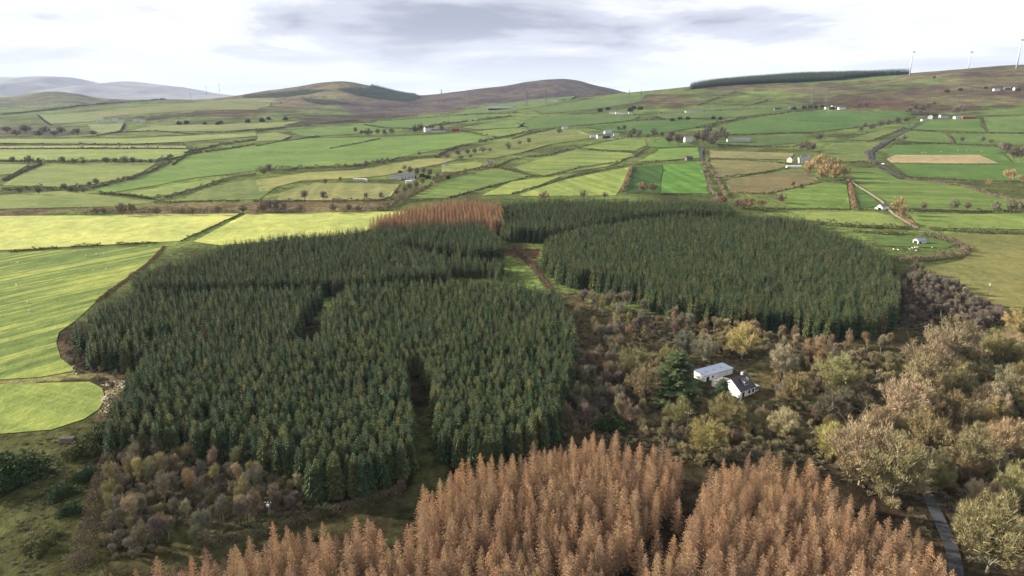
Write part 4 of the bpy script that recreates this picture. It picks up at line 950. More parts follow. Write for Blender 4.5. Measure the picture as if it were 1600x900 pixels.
HEDGES = [
 # nearer ones
 ([(0,398),(40,392),(100,387),(158,383)], 'thick dark hedge, left half, between the two bright green fields', 1.7, 2.4, (0.07,0.075,0.03)),
 ([(182,382),(220,381),(258,380)], 'thick dark hedge, right half, between the two bright green fields', 1.6, 2.4, (0.07,0.075,0.03)),
 ([(283,378),(330,356),(380,334)], 'dark diagonal wall of scrub splitting the sunlit field', 1.5, 1.5, HB),
 ([(258,384),(244,400),(225,418),(205,432),(168,458),(150,472)], 'brown ragged edge between striped field and spruces', 1.0, 2.0, (0.15,0.09,0.06)),
 ([(240,318),(300,316),(390,315),(440,318)], 'dark hedge above the brown marsh strip', 2.2, 2.5, HB),
 ([(120,337),(160,333),(220,332),(300,333),(378,333)], 'scrubby tree line along the top of the sunlit field', 5.0, 4, GREYB),
 ([(400,333),(470,333),(560,331),(600,329)], 'grey scrub line at the top of the right sunlit field', 5.0, 5, GREYB),
 ([(430,315),(520,314),(590,314),(612,311)], 'thin hedge along the foot of the ridged pasture', 2.2, 2, HB),
 ([(592,330),(640,309),(690,283),(705,275),(770,260)], 'tall brown hedge running up from the larches past the farm cluster', 5.0, 4, (0.13,0.105,0.07)),
 ([(700,310),(770,291),(832,276)], 'thin hedge between two striped fields below the long slope', 1.6, 2, HB),
 ([(800,304),(850,290),(900,274),(985,258),(1050,251),(1075,249)], 'long thin hedge from striped fields to the dark hut', 1.8, 2.0, HB),
 ([(770,264),(800,250),(860,242),(897,233),(930,225),(1000,212)], 'long hedge climbing over the tractor-lined field', 2.4, 2.5, HB),
 ([(772,262),(800,268),(835,276),(855,276),(910,262),(960,255),(992,245),(1012,230)], 'dark hedge around the foot of the tractor-lined field', 2.2, 2.5, HB),
 ([(987,260),(980,280),(972,300)], 'brown bushy hedge left of the dark green strip', 4.0, 4, (0.17,0.12,0.08)),
 ([(1097,254),(1103,275),(1112,300),(1122,318)], 'russet hedge beside the straight lane, left side', 4.0, 5, HR),
 ([(1104,250),(1112,270),(1125,290),(1135,310)], 'russet hedge beside the straight lane, right side', 3.4, 4, HR),
 ([(905,233),(950,237),(990,240)], 'dark hedge across the top of the tractor-lined field', 2.2, 2.5, HB),
 ([(1108,249),(1160,251),(1235,256)], 'straight dark hedge across the rushy pasture', 1.8, 2.5, HB),
 ([(1122,279),(1160,275),(1200,269),(1240,262)], 'thorny hedge dividing the brown pastures', 2.4, 2.5, HB),
 ([(1140,303),(1200,303),(1250,292),(1283,282)], 'pale brown hedge bending below the ochre tree clump', 2.0, 2.5, (0.15,0.115,0.07)),
 ([(1285,283),(1322,283)], 'dark hedge end under the ochre tree clump', 3, 3, HB),
 ([(1327,283),(1331,305),(1336,327)], 'striking rust-red clipped hedge between two green fields', 3.0, 4.5, (0.14,0.085,0.06)),
 ([(1150,327),(1230,327),(1330,328),(1380,329)], 'long low hedge behind the oval plantation', 1.8, 2.5, HG_),
 ([(1410,330),(1470,331),(1540,332),(1640,330)], 'dark low hedge right of the white barn', 2.6, 3, HB),
 ([(1400,334),(1415,345),(1432,356)], 'brown bushes lining the track below the white barn', 2.6, 3.5, (0.17,0.12,0.075)),
 ([(1255,348),(1300,353),(1360,356),(1425,358)], 'tall ragged hedge behind the oval plantation corner', 3.6, 4, HG_),
 ([(1450,359),(1520,363),(1640,368)], 'long ragged hedge right of the track end', 3.2, 3.5, HG_),
 ([(1330,362),(1380,366),(1412,366)], 'low hedge at the back of the shed paddock', 2.4, 3, HG_),
 ([(1440,366),(1480,377),(1508,388),(1512,395)], 'thick dark hedge curving round the right side of the paddock', 3.5, 6, (0.10,0.085,0.06)),
 ([(1512,398),(1480,403),(1440,407),(1402,408)], 'thick brown hedge along the front of the paddock', 3.5, 6, (0.12,0.10,0.07)),
 ([(1395,256),(1480,258),(1562,258)], 'dark hedge below the straw coloured bank', 1.2, 2, HB),
 ([(1390,226),(1450,225),(1500,227),(1560,230),(1640,236)], 'long dark hedge above the vivid green field', 2.4, 3, HB),
 ([(1400,204),(1440,205),(1490,208),(1560,209),(1640,209)], 'straight dark hedge below the farm with the red shed', 2.2, 3, HB),
 ([(1530,185),(1536,196),(1542,208)], 'short dark hedge dropping from the red shed', 2.4, 3, HB),
 ([(1478,209),(1484,217),(1490,225)], 'short brown hedge between two small pastures', 2.2, 3, (0.11,0.08,0.06)),
 ([(1412,281),(1460,285),(1505,292),(1560,308),(1640,330)], 'brown hedge along the lower side of the road', 2.4, 4, (0.13,0.10,0.075)),
 ([(1405,276),(1460,279),(1530,284),(1640,296)], 'scrubby hedge along the upper side of the road', 2.0, 3, HG_),
 ([(1318,254),(1345,255),(1372,257)], 'straight dark wall-like hedge by the ochre trees', 3.0, 3, HB),
 ([(1366,258),(1356,250),(1352,240),(1380,224)], 'bushy dark verge along the road bend', 3.5, 5, DARKB),
 ([(1355,223),(1385,212),(1420,198),(1445,190)], 'dark hedge beside the lane to the white farm', 2.2, 2.5, HB),
 ([(1120,228),(1180,230),(1240,230),(1262,222)], 'dark hedge under the long white building', 2.2, 3, HB),
 ([(1130,212),(1200,210),(1285,208),(1320,200),(1350,199),(1430,185)], 'dark hedge along the foot of the big hillside pasture', 2.4, 3, HB),
 ([(1200,187),(1280,190),(1340,196)], 'thin wall line across the big hillside pasture', 1.2, 1.5, HB),
 ([(1085,201),(1110,198),(1140,190),(1180,183),(1240,175),(1300,170)], 'broad dark tree-lined bank climbing to the hillside hamlet', 4.5, 6, HB),
 ([(800,218),(870,200),(920,196),(985,189),(1060,186)], 'faint dark hedge crossing the slope above the dark-roofed farm', 2.2, 3, HB),
 ([(990,180),(1060,177),(1150,172),(1240,168)], 'faint dark hedge above the middle pastures', 2.2, 3, HB),
 ([(1090,165),(1130,150),(1150,144)], 'thin diagonal wall on the upper green slope', 2.0, 3, HB),
 ([(1160,168),(1190,160),(1200,156)], 'short diagonal wall on the upper green slope', 2.0, 3, HB),
 ([(680,248),(712,231),(772,218),(832,206)], 'bushy hedge below the big rolling green field, right half', 4.0, 4, HB),
 ([(400,268),(482,263),(550,261),(600,253),(655,246),(700,247)], 'bushy hedge below the big rolling green field, left half', 4.0, 4, (0.10,0.09,0.065)),
 ([(515,233),(560,225),(595,217)], 'short broken hedge inside the big rolling green field', 2.6, 3, HB),
 ([(570,196),(600,201),(640,201)], 'dark curved bank above the white farmhouse', 2.5, 4, HB),
 ([(720,205),(760,211),(775,215)], 'dark hedge falling away from the red barn', 2.2, 3, HB),
 ([(640,203),(690,195),(740,189),(800,182)], 'broad dark wooded bank behind the white farmhouse', 5, 6, (0.075,0.065,0.05)),
 ([(560,192),(640,187),(720,181),(810,176)], 'thin line of scrub above the farmhouse pastures', 3.0, 4, HB),
 ([(400,229),(440,222),(500,214)], 'dark hedge at the top left of the rolling green field', 3.0, 4, HB),
 ([(400,206),(470,197),(560,188)], 'scrubby bank across the middle distance left of centre', 3.2, 5, HB),
 ([(270,259),(290,244),(310,239),(360,233),(400,226)], 'dark hedge at the far end of the rolling green field', 3.0, 4, HB),
 ([(0,253),(60,254),(120,253),(190,253),(245,254),(270,246)], 'bushy grey hedge between two pastures at the left', 5.0, 4, (0.11,0.10,0.075)),
 ([(0,286),(30,272),(65,258)], 'bushy diagonal hedge at the left edge', 4.5, 5, (0.10,0.09,0.07)),
 ([(105,300),(160,292),(205,281),(240,268),(268,254)], 'grey bushy hedge curving up the left slope', 4.0, 4.5, (0.11,0.10,0.075)),
 ([(0,297),(50,297),(100,296),(130,292)], 'dark bushy hedge low at the left', 4.0, 4.5, (0.10,0.09,0.07)),
 ([(155,303),(200,307),(235,312),(270,310)], 'dark shrubs along the small stream on the left', 3.5, 4, (0.10,0.085,0.065)),
 ([(260,309),(310,296),(352,281),(400,273)], 'pale brown hedge slanting between two left-hand pastures', 3.2, 4, (0.15,0.13,0.09)),
 ([(0,226),(80,226),(200,227),(290,226)], 'dark hedge along the long flat fields, upper', 3.0, 4, HB),
 ([(0,233),(120,232),(220,232),(300,233)], 'dark hedge along the long flat fields, lower', 2.5, 3, HB),
 ([(290,240),(340,228),(400,219)], 'dark scrub line rising at the end of the flat fields', 4, 6, (0.10,0.08,0.06)),
 ([(150,212),(190,207),(240,205),(300,210),(360,207),(440,200)], 'thin dark hedge under the far left farm', 2.5, 4, HB),
 ([(60,181),(70,190),(80,196)], 'short dark bank on the far left hillside', 3, 5, HB),
 ([(195,194),(190,204),(182,208)], 'short hedge below the far left farm', 3, 4, HB),
 ([(0,180),(60,174),(130,166),(200,160),(300,152)], 'long dark ridge-top treeline on the left', 7, 16, (0.07,0.07,0.055)),
 ([(1560,228),(1590,240),(1640,252)], 'dark bushes at the right edge above the road', 5, 7, DARKB),
 # foreground banks
 ([(300,862),(360,845),(430,828),(500,806)], 'overgrown grey-green hedge bank below the thicket, left part', 2.2, 3.6, (0.11,0.10,0.065)),
 ([(512,802),(560,790),(610,772),(632,764)], 'overgrown grey hedge bank below the tall spruces, right part', 2.4, 3.8, (0.12,0.105,0.07)),
 ([(808,395),(835,420),(860,455),(880,490),(905,525)], 'brown scrub along the ditch between the plantations', 2.4, 4.5, (0.12,0.085,0.06)),
 ([(118,900),(140,840),(152,790),(165,740),(180,712)], 'dark brown scrub bank between rough pasture and thicket', 2.6, 6, (0.09,0.075,0.055)),
 ([(205,700),(212,650),(222,600),(226,588)], 'rust-brown scrub along the plantation edge below the corner', 1.6, 4, (0.12,0.08,0.055)),
]
HB_SPECIAL = {}
for pts, lab, h, w, c in HEDGES: hedge(pts, lab, h*0.95, w*1.1, tuple(q*1.25 for q in c))
print('hedge tris', NH[0])

# ------------------------------------------------------------------ hedgerow and farm trees further off
FAR_DARK, FAR_GREY, FAR_OCHRE = (0.095,0.085,0.065), (0.14,0.125,0.095), (0.28,0.215,0.11)
def far_trees(pts, color, label, group, tall=1.0):
    for u, v, w in pts: dome(u, v, w*1.05, tuple(q*1.25 for q in color), label, group, tall, FARB, 'tree', 'hedgerow_tree')
far_trees([(1090,214,20),(1104,209,20),(1118,215,26),(1060,219,22),(1046,218,18),(1132,213,20),(1128,205,16),(1108,202,14),(1050,211,14),(1112,222,16),(1100,217,20)], FAR_DARK, 'dark round tree crowding the pale farmhouse by the straight lane', 'trees at the pale farmhouse', 0.9)
far_trees([(966,201,10),(976,200,12),(990,206,14),(1000,208,12),(1022,207,14),(1034,210,10),(984,212,12),(1012,213,10)], FAR_DARK, 'dark tree in the line right of the dark-roofed farm', 'trees by the dark-roofed farm', 0.9)
far_trees([(555,203,10),(565,207,10),(575,207,16),(590,206,12),(600,207,12),(612,206,12)], FAR_DARK, 'dark spreading tree in the row left of the white farmhouse', 'trees left of the white farmhouse', 0.8)
far_trees([(648,202,14),(657,201,16),(676,198,10),(690,200,10)], FAR_DARK, 'dark tree sheltering the white farmhouse on the slope', 'trees at the white farmhouse', 1.0)
far_trees([(1265,263,26),(1280,254,30),(1295,262,34),(1305,270,30),(1285,272,28),(1310,258,22),(1320,268,22)], FAR_OCHRE, 'ochre tree in the big clump beside the white houses', 'ochre tree clump', 0.95)
far_trees([(640,266,14),(652,268,14),(662,267,12),(672,270,14),(632,262,10),(684,274,12),(696,272,10)], FAR_GREY, 'grey tree behind the ruinous farm cluster', 'trees at the farm cluster', 0.9)
far_trees([(715,239,14),(730,237,14),(742,236,14),(754,234,14),(765,234,10),(700,244,10),(720,246,12),(735,244,10)], FAR_GREY, 'flat-topped grey tree in the row on the olive pasture', 'grey tree row on the olive pasture', 0.7)
far_trees([(794,227,12),(812,223,10),(826,220,12),(795,231,8)], FAR_GREY, 'small grey tree on the upper olive pasture', 'small trees on the upper olive pasture', 0.8)
dome(874,205,11,FAR_DARK,'lone round dark tree in the open olive pasture',None,0.9,FARB,'tree','hedgerow_tree')
far_trees([(572,255,10),(590,253,10),(600,255,8),(555,258,8),(540,259,8),(572,258,8),(655,240,8),(420,263,16),(412,268,14)], FAR_GREY, 'small grey tree in the hedge below the rolling green field', 'trees below the rolling green field', 0.9)
far_trees([(1422,172,14),(1432,168,16),(1440,170,16),(1450,166,12),(1428,178,12),(1436,178,14),(1460,162,10)], FAR_DARK, 'dark tree in the gully behind the farm with the red shed', 'trees behind the red-shed farm', 0.9)
far_trees([(1352,196,10),(1362,198,12),(1376,194,14),(1388,192,14),(1402,189,14),(1416,187,12),(1346,202,10)], FAR_DARK, 'dark tree on the bank below the big hillside pasture', 'trees on the hillside bank', 0.9)
far_trees([(1282,214,16),(1270,231,20),(1262,228,16),(1254,230,14)], FAR_DARK, 'dark tree standing above the white houses', 'trees above the white houses', 0.8)
far_trees([(1498,171,18),(1508,170,14),(1492,174,12)], FAR_GREY, 'grey tree on the pasture right of the red-shed farm', 'trees above the red shed', 0.9)
far_trees([(1504,218,12),(1535,218,12),(1548,221,12),(1412,216,14),(1404,218,10)], FAR_GREY, 'grey tree in the hedge above the vivid green field', 'trees above the vivid green field', 0.8)
far_trees([(1572,232,24),(1585,240,24),(1595,238,20)], FAR_DARK, 'dark tree in the clump at the right edge above the road', 'trees at the right edge', 0.9)
far_trees([(1578,274,22),(1598,280,18),(1545,286,12)], FAR_OCHRE, 'pale ochre tree beside the road at the right edge', 'ochre trees at the road', 0.9)
far_trees([(1405,322,28),(1412,332,22)], (0.20,0.16,0.09), 'brown bare tree right beside the white barn', 'trees at the white barn', 1.0)
far_trees([(1443,322,14),(1492,320,18),(1512,322,14),(1556,322,18),(1580,323,24),(1600,322,20)], FAR_GREY, 'spindly grey tree along the hedge right of the white barn', 'trees right of the white barn', 1.0)
far_trees([(1252,292,9),(1240,288,8)], FAR_DARK, 'small black thorn tree on the bending pale hedge', 'thorn trees on the pale hedge', 1.2)
far_trees([(1152,318,24),(1170,318,30),(1130,312,20),(1220,310,22),(1190,318,18)], (0.16,0.11,0.075), 'brown bare tree behind the far corner of the oval plantation', 'brown trees behind the oval plantation', 0.7)
far_trees([(1005,293,24),(1020,294,20),(850,306,20),(912,304,18),(945,305,14)], (0.18,0.13,0.085), 'brown bare tree just above the farthest spruce belt', 'brown trees above the spruce belt', 0.8)
far_trees([(20,250,14),(45,249,16),(60,252,14),(97,250,14),(115,252,12),(130,253,10),(165,251,14),(180,251,12),(195,250,16),(208,251,14),(220,252,10),(235,252,10)], (0.11,0.10,0.075), 'grey bushy tree in the hedge between the left pastures', 'trees between the left pastures', 0.8)
far_trees([(150,284,14),(140,288,12),(100,292,14),(60,298,16),(30,298,14),(110,296,12),(130,297,12)], (0.12,0.105,0.08), 'grey tree in the lower hedges at the far left', 'trees in the lower left hedges', 0.8)
far_trees([(150,330,14),(162,330,12),(190,327,22),(205,326,20),(245,330,14),(285,330,12),(300,330,14),(340,329,16),(380,327,16)], (0.13,0.105,0.085), 'grey-brown bare tree along the marsh above the sunlit field', 'trees above the sunlit field', 0.9)
far_trees([(410,324,18),(420,322,18),(432,322,20),(444,324,16),(470,325,14),(520,325,16),(545,325,14),(560,326,12),(476,305,16),(505,306,16),(572,306,10),(595,306,12),(508,284,10),(532,280,8)], (0.14,0.11,0.09), 'grey-brown bare tree on the marsh left of the orange larches', 'trees left of the orange larches', 1.0)
far_trees([(620,300,12),(632,296,14),(640,292,12),(650,288,14),(660,283,12),(625,308,12)], (0.17,0.135,0.085), 'brown bare tree in the tall hedge below the farm cluster', 'trees below the farm cluster', 1.0)
far_trees([(10,203,18),(40,202,22),(70,203,18),(95,204,18),(120,206,20),(145,208,14),(25,208,18),(60,209,18),(85,209,16)], (0.11,0.10,0.085), 'hazy grey tree in the flat wood at the far left', 'flat wood at the far left', 0.6)
far_trees([(1340,166,14),(1352,163,12)], FAR_DARK, 'dark bushy tree on the reddish moor slope', 'trees on the reddish slope', 0.8)
for lst, lab, grp_ in (([(280,191,9),(291,190,9),(345,190,8),(340,192,8),(388,188,9),(410,186,10),(420,184,8),(446,184,9),(320,192,7)], 'dark evergreen tree dotted along the far left slope', 'evergreens on the far left slope'),
                       ([(1480,141,8),(1500,139,7),(1590,139,8),(1540,136,6)], 'dark evergreen by the hillside houses at the right edge', 'evergreens by the hillside houses'),
                       ([(937,171,9),(950,169,8),(985,170,10),(1000,168,9),(990,167,8),(1050,186,8),(1062,184,8),(1074,184,8),(1115,183,8),(1125,184,7)], 'dark shelter tree on the far middle slope', 'shelter trees on the middle slope'),
                       ([(1240,168,8),(1256,167,9),(1266,166,8),(1275,166,8),(1300,168,8),(1285,165,7)], 'dark tree sheltering the hillside hamlet', 'trees at the hillside hamlet'),
                       ([(1460,120,5),(1530,97,6),(1540,97,6)], 'tiny dark conifer clump on the moor top', 'clumps on the moor top'),
                       ([(660,273,10),(668,275,10),(680,278,8),(646,275,9),(625,268,8),(690,277,8),(700,276,8)], 'dark evergreen beside the farm cluster', 'evergreens at the farm cluster')):
    for u, v, w in lst:
        x, y, z = at(u, v+w*0.4); s = w/ppm(x, y, z)/4.0
        plant('evergreen_tree', (x, y, z), rnd.uniform(0, 6.28), (s, s, s*1.1), PROTO.setdefault('stub', pole_trunk('stub_trunk', 1.2, 0.12, 'bark')), PROTO.setdefault('evb', bush_mesh(280, 2.0, 2.4, 500, 'evergreen', (0.4, 0.8), 0.22, 'evergreen_crown', True)), lab, 'tree', grp_)
# ------------------------------------------------------------------ buildings
def gable(name, label, cx, cy, yaw, L, W_, wh, rh, wall='white', roof='slate', wins=(), doors=(), chims=(), cat='house', over=0.25, z=None, parts=None):
    """length along local x, ridge along x; sides f(-y) b(+y) l(-x) r(+x)"""
    if z is None: z = min(zf(cx+dx, cy+dy) for dx in (-2, 2) for dy in (-2, 2))
    r = empty(name, (cx, cy, z-0.1), yaw); tag(r, label, cat)
    a, b = L/2, W_/2; m = MB()
    vs = [(-a,-b,-0.6),(a,-b,-0.6),(a,b,-0.6),(-a,b,-0.6),(-a,-b,wh),(a,-b,wh),(a,b,wh),(-a,b,wh),(-a,0,wh+rh),(a,0,wh+rh)]
    m.add(vs, [(0,1,5,4),(2,3,7,6),(1,2,6,9,5),(3,0,4,8,7)]); m.build('wall', M[wall], r)
    th = 0.16; sl = rh/b
    m = MB()
    for s in (-1, 1):
        e = b+over; ze = wh-over*sl+0.03
        p = [(-a-over, s*e, ze), (a+over, s*e, ze), (a+over, 0, wh+rh+0.03), (-a-over, 0, wh+rh+0.03)]
        q = [(x, y, zz+th) for x, y, zz in p]
        m.add(p+q, [(0,1,2,3),(4,5,6,7),(0,1,5,4),(1,2,6,5),(2,3,7,6),(3,0,4,7)])
    ro = m.build('roof', M[roof], r)
    for cx_ in chims:
        c = MB().box(cx_-0.45, cx_+0.45, -0.35, 0.35, wh+rh-0.5, wh+rh+1.1).build('chimney', M['offwhite'], ro)
    def opening(side, pos, z0, w, h, kind):
        if side in 'fb':
            s = -1 if side == 'f' else 1
            fr = MB().box(pos-w/2-0.09, pos+w/2+0.09, min(s*b, s*(b+0.05)), max(s*b, s*(b+0.05)), z0-0.09, z0+h+0.09)
            pa = MB().box(pos-w/2, pos+w/2, min(s*(b+0.02), s*(b+0.075)), max(s*(b+0.02), s*(b+0.075)), z0, z0+h)
        else:
            s = -1 if side == 'l' else 1
            fr = MB().box(min(s*a, s*(a+0.05)), max(s*a, s*(a+0.05)), pos-w/2-0.09, pos+w/2+0.09, z0-0.09, z0+h+0.09)
            pa = MB().box(min(s*(a+0.02), s*(a+0.075)), max(s*(a+0.02), s*(a+0.075)), pos-w/2, pos+w/2, z0, z0+h)
        f = fr.build(kind, M['offwhite'] if kind == 'window' else M['wood'], r)
        pa.build('pane' if kind == 'window' else 'panel', M['glass'] if kind == 'window' else M['darkshade'], f)  # on open fronts this flat panel's near-black paints the shade inside
    for w in wins: opening(*w, 'window')
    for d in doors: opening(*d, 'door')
    return r
# the cottage
def cottage():
    c0 = Vector(at(1156, 622.8)[:2]); fr = Vector(at(1180, 613.5)[:2])
    d = (fr-c0).normalized(); n = Vector((-d.y, d.x))           # along the front; into the house
    yaw = math.atan2(d.y, d.x); L, W_ = 9.0, 9.6
    print('cottage', c0, fr, (fr-c0).length, (Vector(at(1128, 610)[:2])-c0), math.degrees(yaw))
    ce = c0+d*(L/2)+n*(W_/2)
    r = gable('cottage', 'white rendered cottage with dark slate roof, dormer and chimney', ce.x, ce.y, yaw, L, W_, 2.9, 3.6, 'white', 'slate',
              wins=[('f', 0.9, 0.8, 1.1, 1.4), ('f', 3.2, 0.8, 1.1, 1.4), ('l', -4.2, 2.0, 0.4, 0.5), ('l', 0.4, 4.6, 0.5, 0.5)], doors=[('f', -2.6, 0.0, 1.1, 2.1)], chims=[2.2], cat='cottage')
    # dormer, rooflight, rear wing, glazed porch
    dm = MB().box(-0.6, 1.6, -3.6, -0.9, 3.6, 5.4).build('dormer', M['white'], r)
    MB().add([(-0.85,-3.8,5.42),(1.85,-3.8,5.42),(1.85,-0.3,6.0),(-0.85,-0.3,6.0),(-0.85,-3.8,5.56),(1.85,-3.8,5.56),(1.85,-0.3,6.14),(-0.85,-0.3,6.14)], [(0,3,2,1),(4,5,6,7),(0,1,5,4),(1,2,6,5),(2,3,7,6),(3,0,4,7)]).build('dormer_roof', M['slate'], dm)
    for s in (0.0, 1.0): MB().box(s-0.36, s+0.36, -3.66, -3.58, 4.2, 5.2).build('pane', M['glass'], dm)
    MB().add([(2.7,-2.4,5.02),(3.5,-2.4,5.02),(3.5,-1.3,5.85),(2.7,-1.3,5.85)], [(0,1,2,3)]).build('rooflight', M['offwhite'], r)
    wg = MB().add([(-4.2,4.8,-0.5),(1.8,4.8,-0.5),(1.8,8.8,-0.5),(-4.2,8.8,-0.5),(-4.2,4.8,3.0),(1.8,4.8,3.0),(1.8,8.8,2.4),(-4.2,8.8,2.4)], [(0,1,5,4),(1,2,6,5),(2,3,7,6),(3,0,4,7)]).build('rear_wing', M['white'], r)
    MB().add([(-4.5,4.7,3.05),(2.0,4.7,3.05),(2.0,9.1,2.4),(-4.5,9.1,2.4),(-4.5,4.7,3.2),(2.0,4.7,3.2),(2.0,9.1,2.55),(-4.5,9.1,2.55)], [(0,3,2,1),(4,5,6,7),(0,1,5,4),(1,2,6,5),(2,3,7,6),(3,0,4,7)]).build('wing_roof', M['greyroof'], wg)
    MB().box(-4.27, -4.2, 5.8, 6.8, 0, 2.0).build('wing_door', M['purple'], wg)
    po = MB().box(4.55, 7.6, -4.3, -1.3, -0.4, 0.6).build('porch', M['white'], r)
    for k in range(5): MB().box(4.6+k*0.72, 4.72+k*0.72, -4.3, -4.18, 0.6, 2.1).build('porch_post', M['white'], po)
    MB().box(4.6, 7.58, -4.25, -4.21, 0.6, 2.1).build('porch_pane', M['glass'], po)
    MB().box(4.53, 7.7, -4.4, -1.2, 2.1, 2.22).build('porch_roof', M['white'], po)
    # outbuilding with single-pitch sheet roof
    A = Vector(at(1083.5, 580.5, 2.6)[:2]); B = Vector(at(1101, 587.5, 2.6)[:2]); C = Vector(at(1145.5, 573.5, 2.9)[:2])
    dd = (C-B).normalized(); yaw2 = math.atan2(dd.y, dd.x); Lb = (C-B).length; nn = Vector((-dd.y, dd.x)); Wb = abs((A-B).dot(nn))
    o = empty('outbuilding', (B.x, B.y, zf(B.x, B.y)-0.1), yaw2); tag(o, 'long white outbuilding with pale blue-grey sheet roof behind the cottage', 'outbuilding')
    MB().add([(0,0,-.5),(Lb,0,-.5),(Lb,Wb,-.5),(0,Wb,-.5),(0,0,2.6),(Lb,0,2.6),(Lb,Wb,2.9),(0,Wb,2.9)], [(0,1,5,4),(1,2,6,5),(2,3,7,6),(3,0,4,7)]).build('wall', M['white'], o)
    ro = MB().add([(-.3,-.3,2.62),(Lb+.3,-.3,2.62),(Lb+.3,Wb+.3,2.95),(-.3,Wb+.3,2.95),(-.3,-.3,2.76),(Lb+.3,-.3,2.76),(Lb+.3,Wb+.3,3.09),(-.3,Wb+.3,3.09)], [(0,3,2,1),(4,5,6,7),(0,1,5,4),(1,2,6,5),(2,3,7,6),(3,0,4,7)]).build('roof', M['metalroof'], o)
    n_ = int(Lb/1.1)
    for k in range(1, n_): MB().box(k*Lb/n_-0.03, k*Lb/n_+0.03, 0.0, Wb-0.02, 2.78+0.0, 3.0).build('roof_seam', M['metalroof'], ro) if False else None
    for k, f in enumerate((0.18, 0.45, 0.72)): MB().box(Lb*f, Lb*f+0.8, Wb*0.45, Wb*0.62, 2.92, 3.06).build('rooflight', M['greyroof'], ro)
    MB().box(1.2, 2.8, -0.06, 0.0, 0.0, 1.9).build('door', M['darkshade'], o)
    MB().box(4.2, 5.2, -0.06, 0.0, 0.9, 1.8).build('window', M['glass'], o)
cottage()
def farm(u, v, len_px, wall_px, label, yaw=0.0, depth=8.0, wall='offwhite', roof='slate', rh=0.45, wins=0, name='farm_building', cat='building', doors=(), chims=()):
    x, y, z = at(u, v); p = ppm(x, y, z); L = len_px/p; wh = wall_px/p
    W_ = depth; w = []
    n = wins
    for k in range(n):
        pos = -L/2+L*(k+0.5)/n
        w.append(('f', pos, wh*0.25 if wh < 4.5 else wh*0.12, min(1.3, L/n*0.5), min(1.5, wh*0.4)))
        if wh >= 4.5: w.append(('f', pos, wh*0.6, min(1.3, L/n*0.5), 1.4))
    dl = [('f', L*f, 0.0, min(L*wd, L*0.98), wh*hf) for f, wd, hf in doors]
    return gable(name, label, x, y+W_/2, R(yaw), L, W_, wh, W_*rh*0.5, wall, roof, w, dl, [L*c for c in chims], cat, 0.3, z)
x, y, z = at(1380, 328)
gable('barn', 'small white gabled barn at the track junction', x, y+3, R(38), 11, 6.0, 3.2, 2.6, 'white', 'greyroof', doors=[('l', -0.6, 0, 2.0, 2.4)], cat='barn')
gable('lean_to', 'low white lean-to on the left of the small barn', x-5.2, y+1.6, R(38), 4.5, 3.2, 2.2, 0.7, 'white', 'greyroof', cat='shed')
x, y, z = at(1439, 381)
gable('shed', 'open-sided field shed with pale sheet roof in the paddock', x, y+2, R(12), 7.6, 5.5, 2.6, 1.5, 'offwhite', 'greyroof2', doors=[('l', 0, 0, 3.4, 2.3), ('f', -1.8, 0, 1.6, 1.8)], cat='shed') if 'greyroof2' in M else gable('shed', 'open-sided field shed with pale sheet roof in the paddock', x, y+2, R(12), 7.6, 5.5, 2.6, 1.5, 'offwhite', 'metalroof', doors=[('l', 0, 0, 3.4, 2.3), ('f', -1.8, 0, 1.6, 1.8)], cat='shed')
farm(1236,254,9,6,'white gabled house at the left of the pair by the ochre trees',52,8,wins=1,rh=0.9,name='house',cat='house')
farm(1258,255,18,6,'white house with grey roof beside the ochre trees',-4,9,roof='greyroof',wins=4,rh=0.8,name='house',cat='house',chims=(-.35,.35))
farm(1241,263,23,3.2,'low white shed in front of the pair of white houses',4,5,roof='offwhite',rh=0.4,name='shed',cat='shed')
farm(1455,186,12,4.5,'white gabled shed at the end of the farm lane',60,10,rh=0.7,name='farm_building')
farm(1476,185,13,4.2,'white farmhouse in the middle of the red-shed farm',0,9,wins=4,rh=0.6,name='farmhouse',cat='farmhouse',chims=(-.3,.3))
farm(1500,186.5,15,3.6,'pale grey shed next to the long red shed',0,10,wall='offwhite',roof='greyroof',rh=0.4,name='shed',cat='shed')
farm(1515,186.5,22,3.8,'long rust-red shed at the right end of the hillside farm',0,10,wall='redroof',roof='redroof',rh=0.3,name='shed',cat='shed')
farm(1444,189,10,2.4,'low white store beside the farm lane end',20,5,wall='offwhite',roof='greyroof',name='shed',cat='shed')
farm(1076,222,13,6.5,'two-storey cream farmhouse half hidden by dark trees',8,8,wall='white',roof='greyroof',wins=3,name='farmhouse',cat='farmhouse',chims=(-.4,.4))
farm(1155,222,36,4.6,'very long white building right of the straight lane',-2,8,wins=9,roof='greyroof',rh=0.4,name='long_house',cat='building')
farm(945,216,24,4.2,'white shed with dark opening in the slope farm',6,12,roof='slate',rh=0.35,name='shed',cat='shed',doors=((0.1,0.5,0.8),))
farm(927,215.5,9,3.4,'small white shed at the left end of the slope farm',0,7,roof='metalroof',name='shed',cat='shed')
farm(950,209,11,3.4,'blue-roofed shed at the back of the slope farm',10,10,wall='offwhite',roof='blueroof' if 'blueroof' in M else 'metalroof',name='shed',cat='shed')
farm(963,212.5,9,3,'low white outhouse at the right of the slope farm',0,6,roof='greyroof',name='shed',cat='shed')
farm(634,279,28,4,'old long house with grey slate roof in the farm cluster',-3,8,wall='offwhite',roof='greyroof',wins=5,rh=0.9,name='long_house',cat='farmhouse')
farm(613,279.5,9,4,'small white shed left of the old long house',10,6,roof='greyroof',name='shed',cat='shed')
farm(623,281,7,3.4,'white lean-to before the old long house',0,5,roof='greyroof',name='shed',cat='shed')
farm(638,286,9,3,'white ruinous byre below the old long house',14,5,roof='offwhite',name='byre',cat='shed')
farm(645,284,7,3,'white stone outhouse right of the ruinous byre',-10,5,roof='greyroof',name='byre',cat='shed')
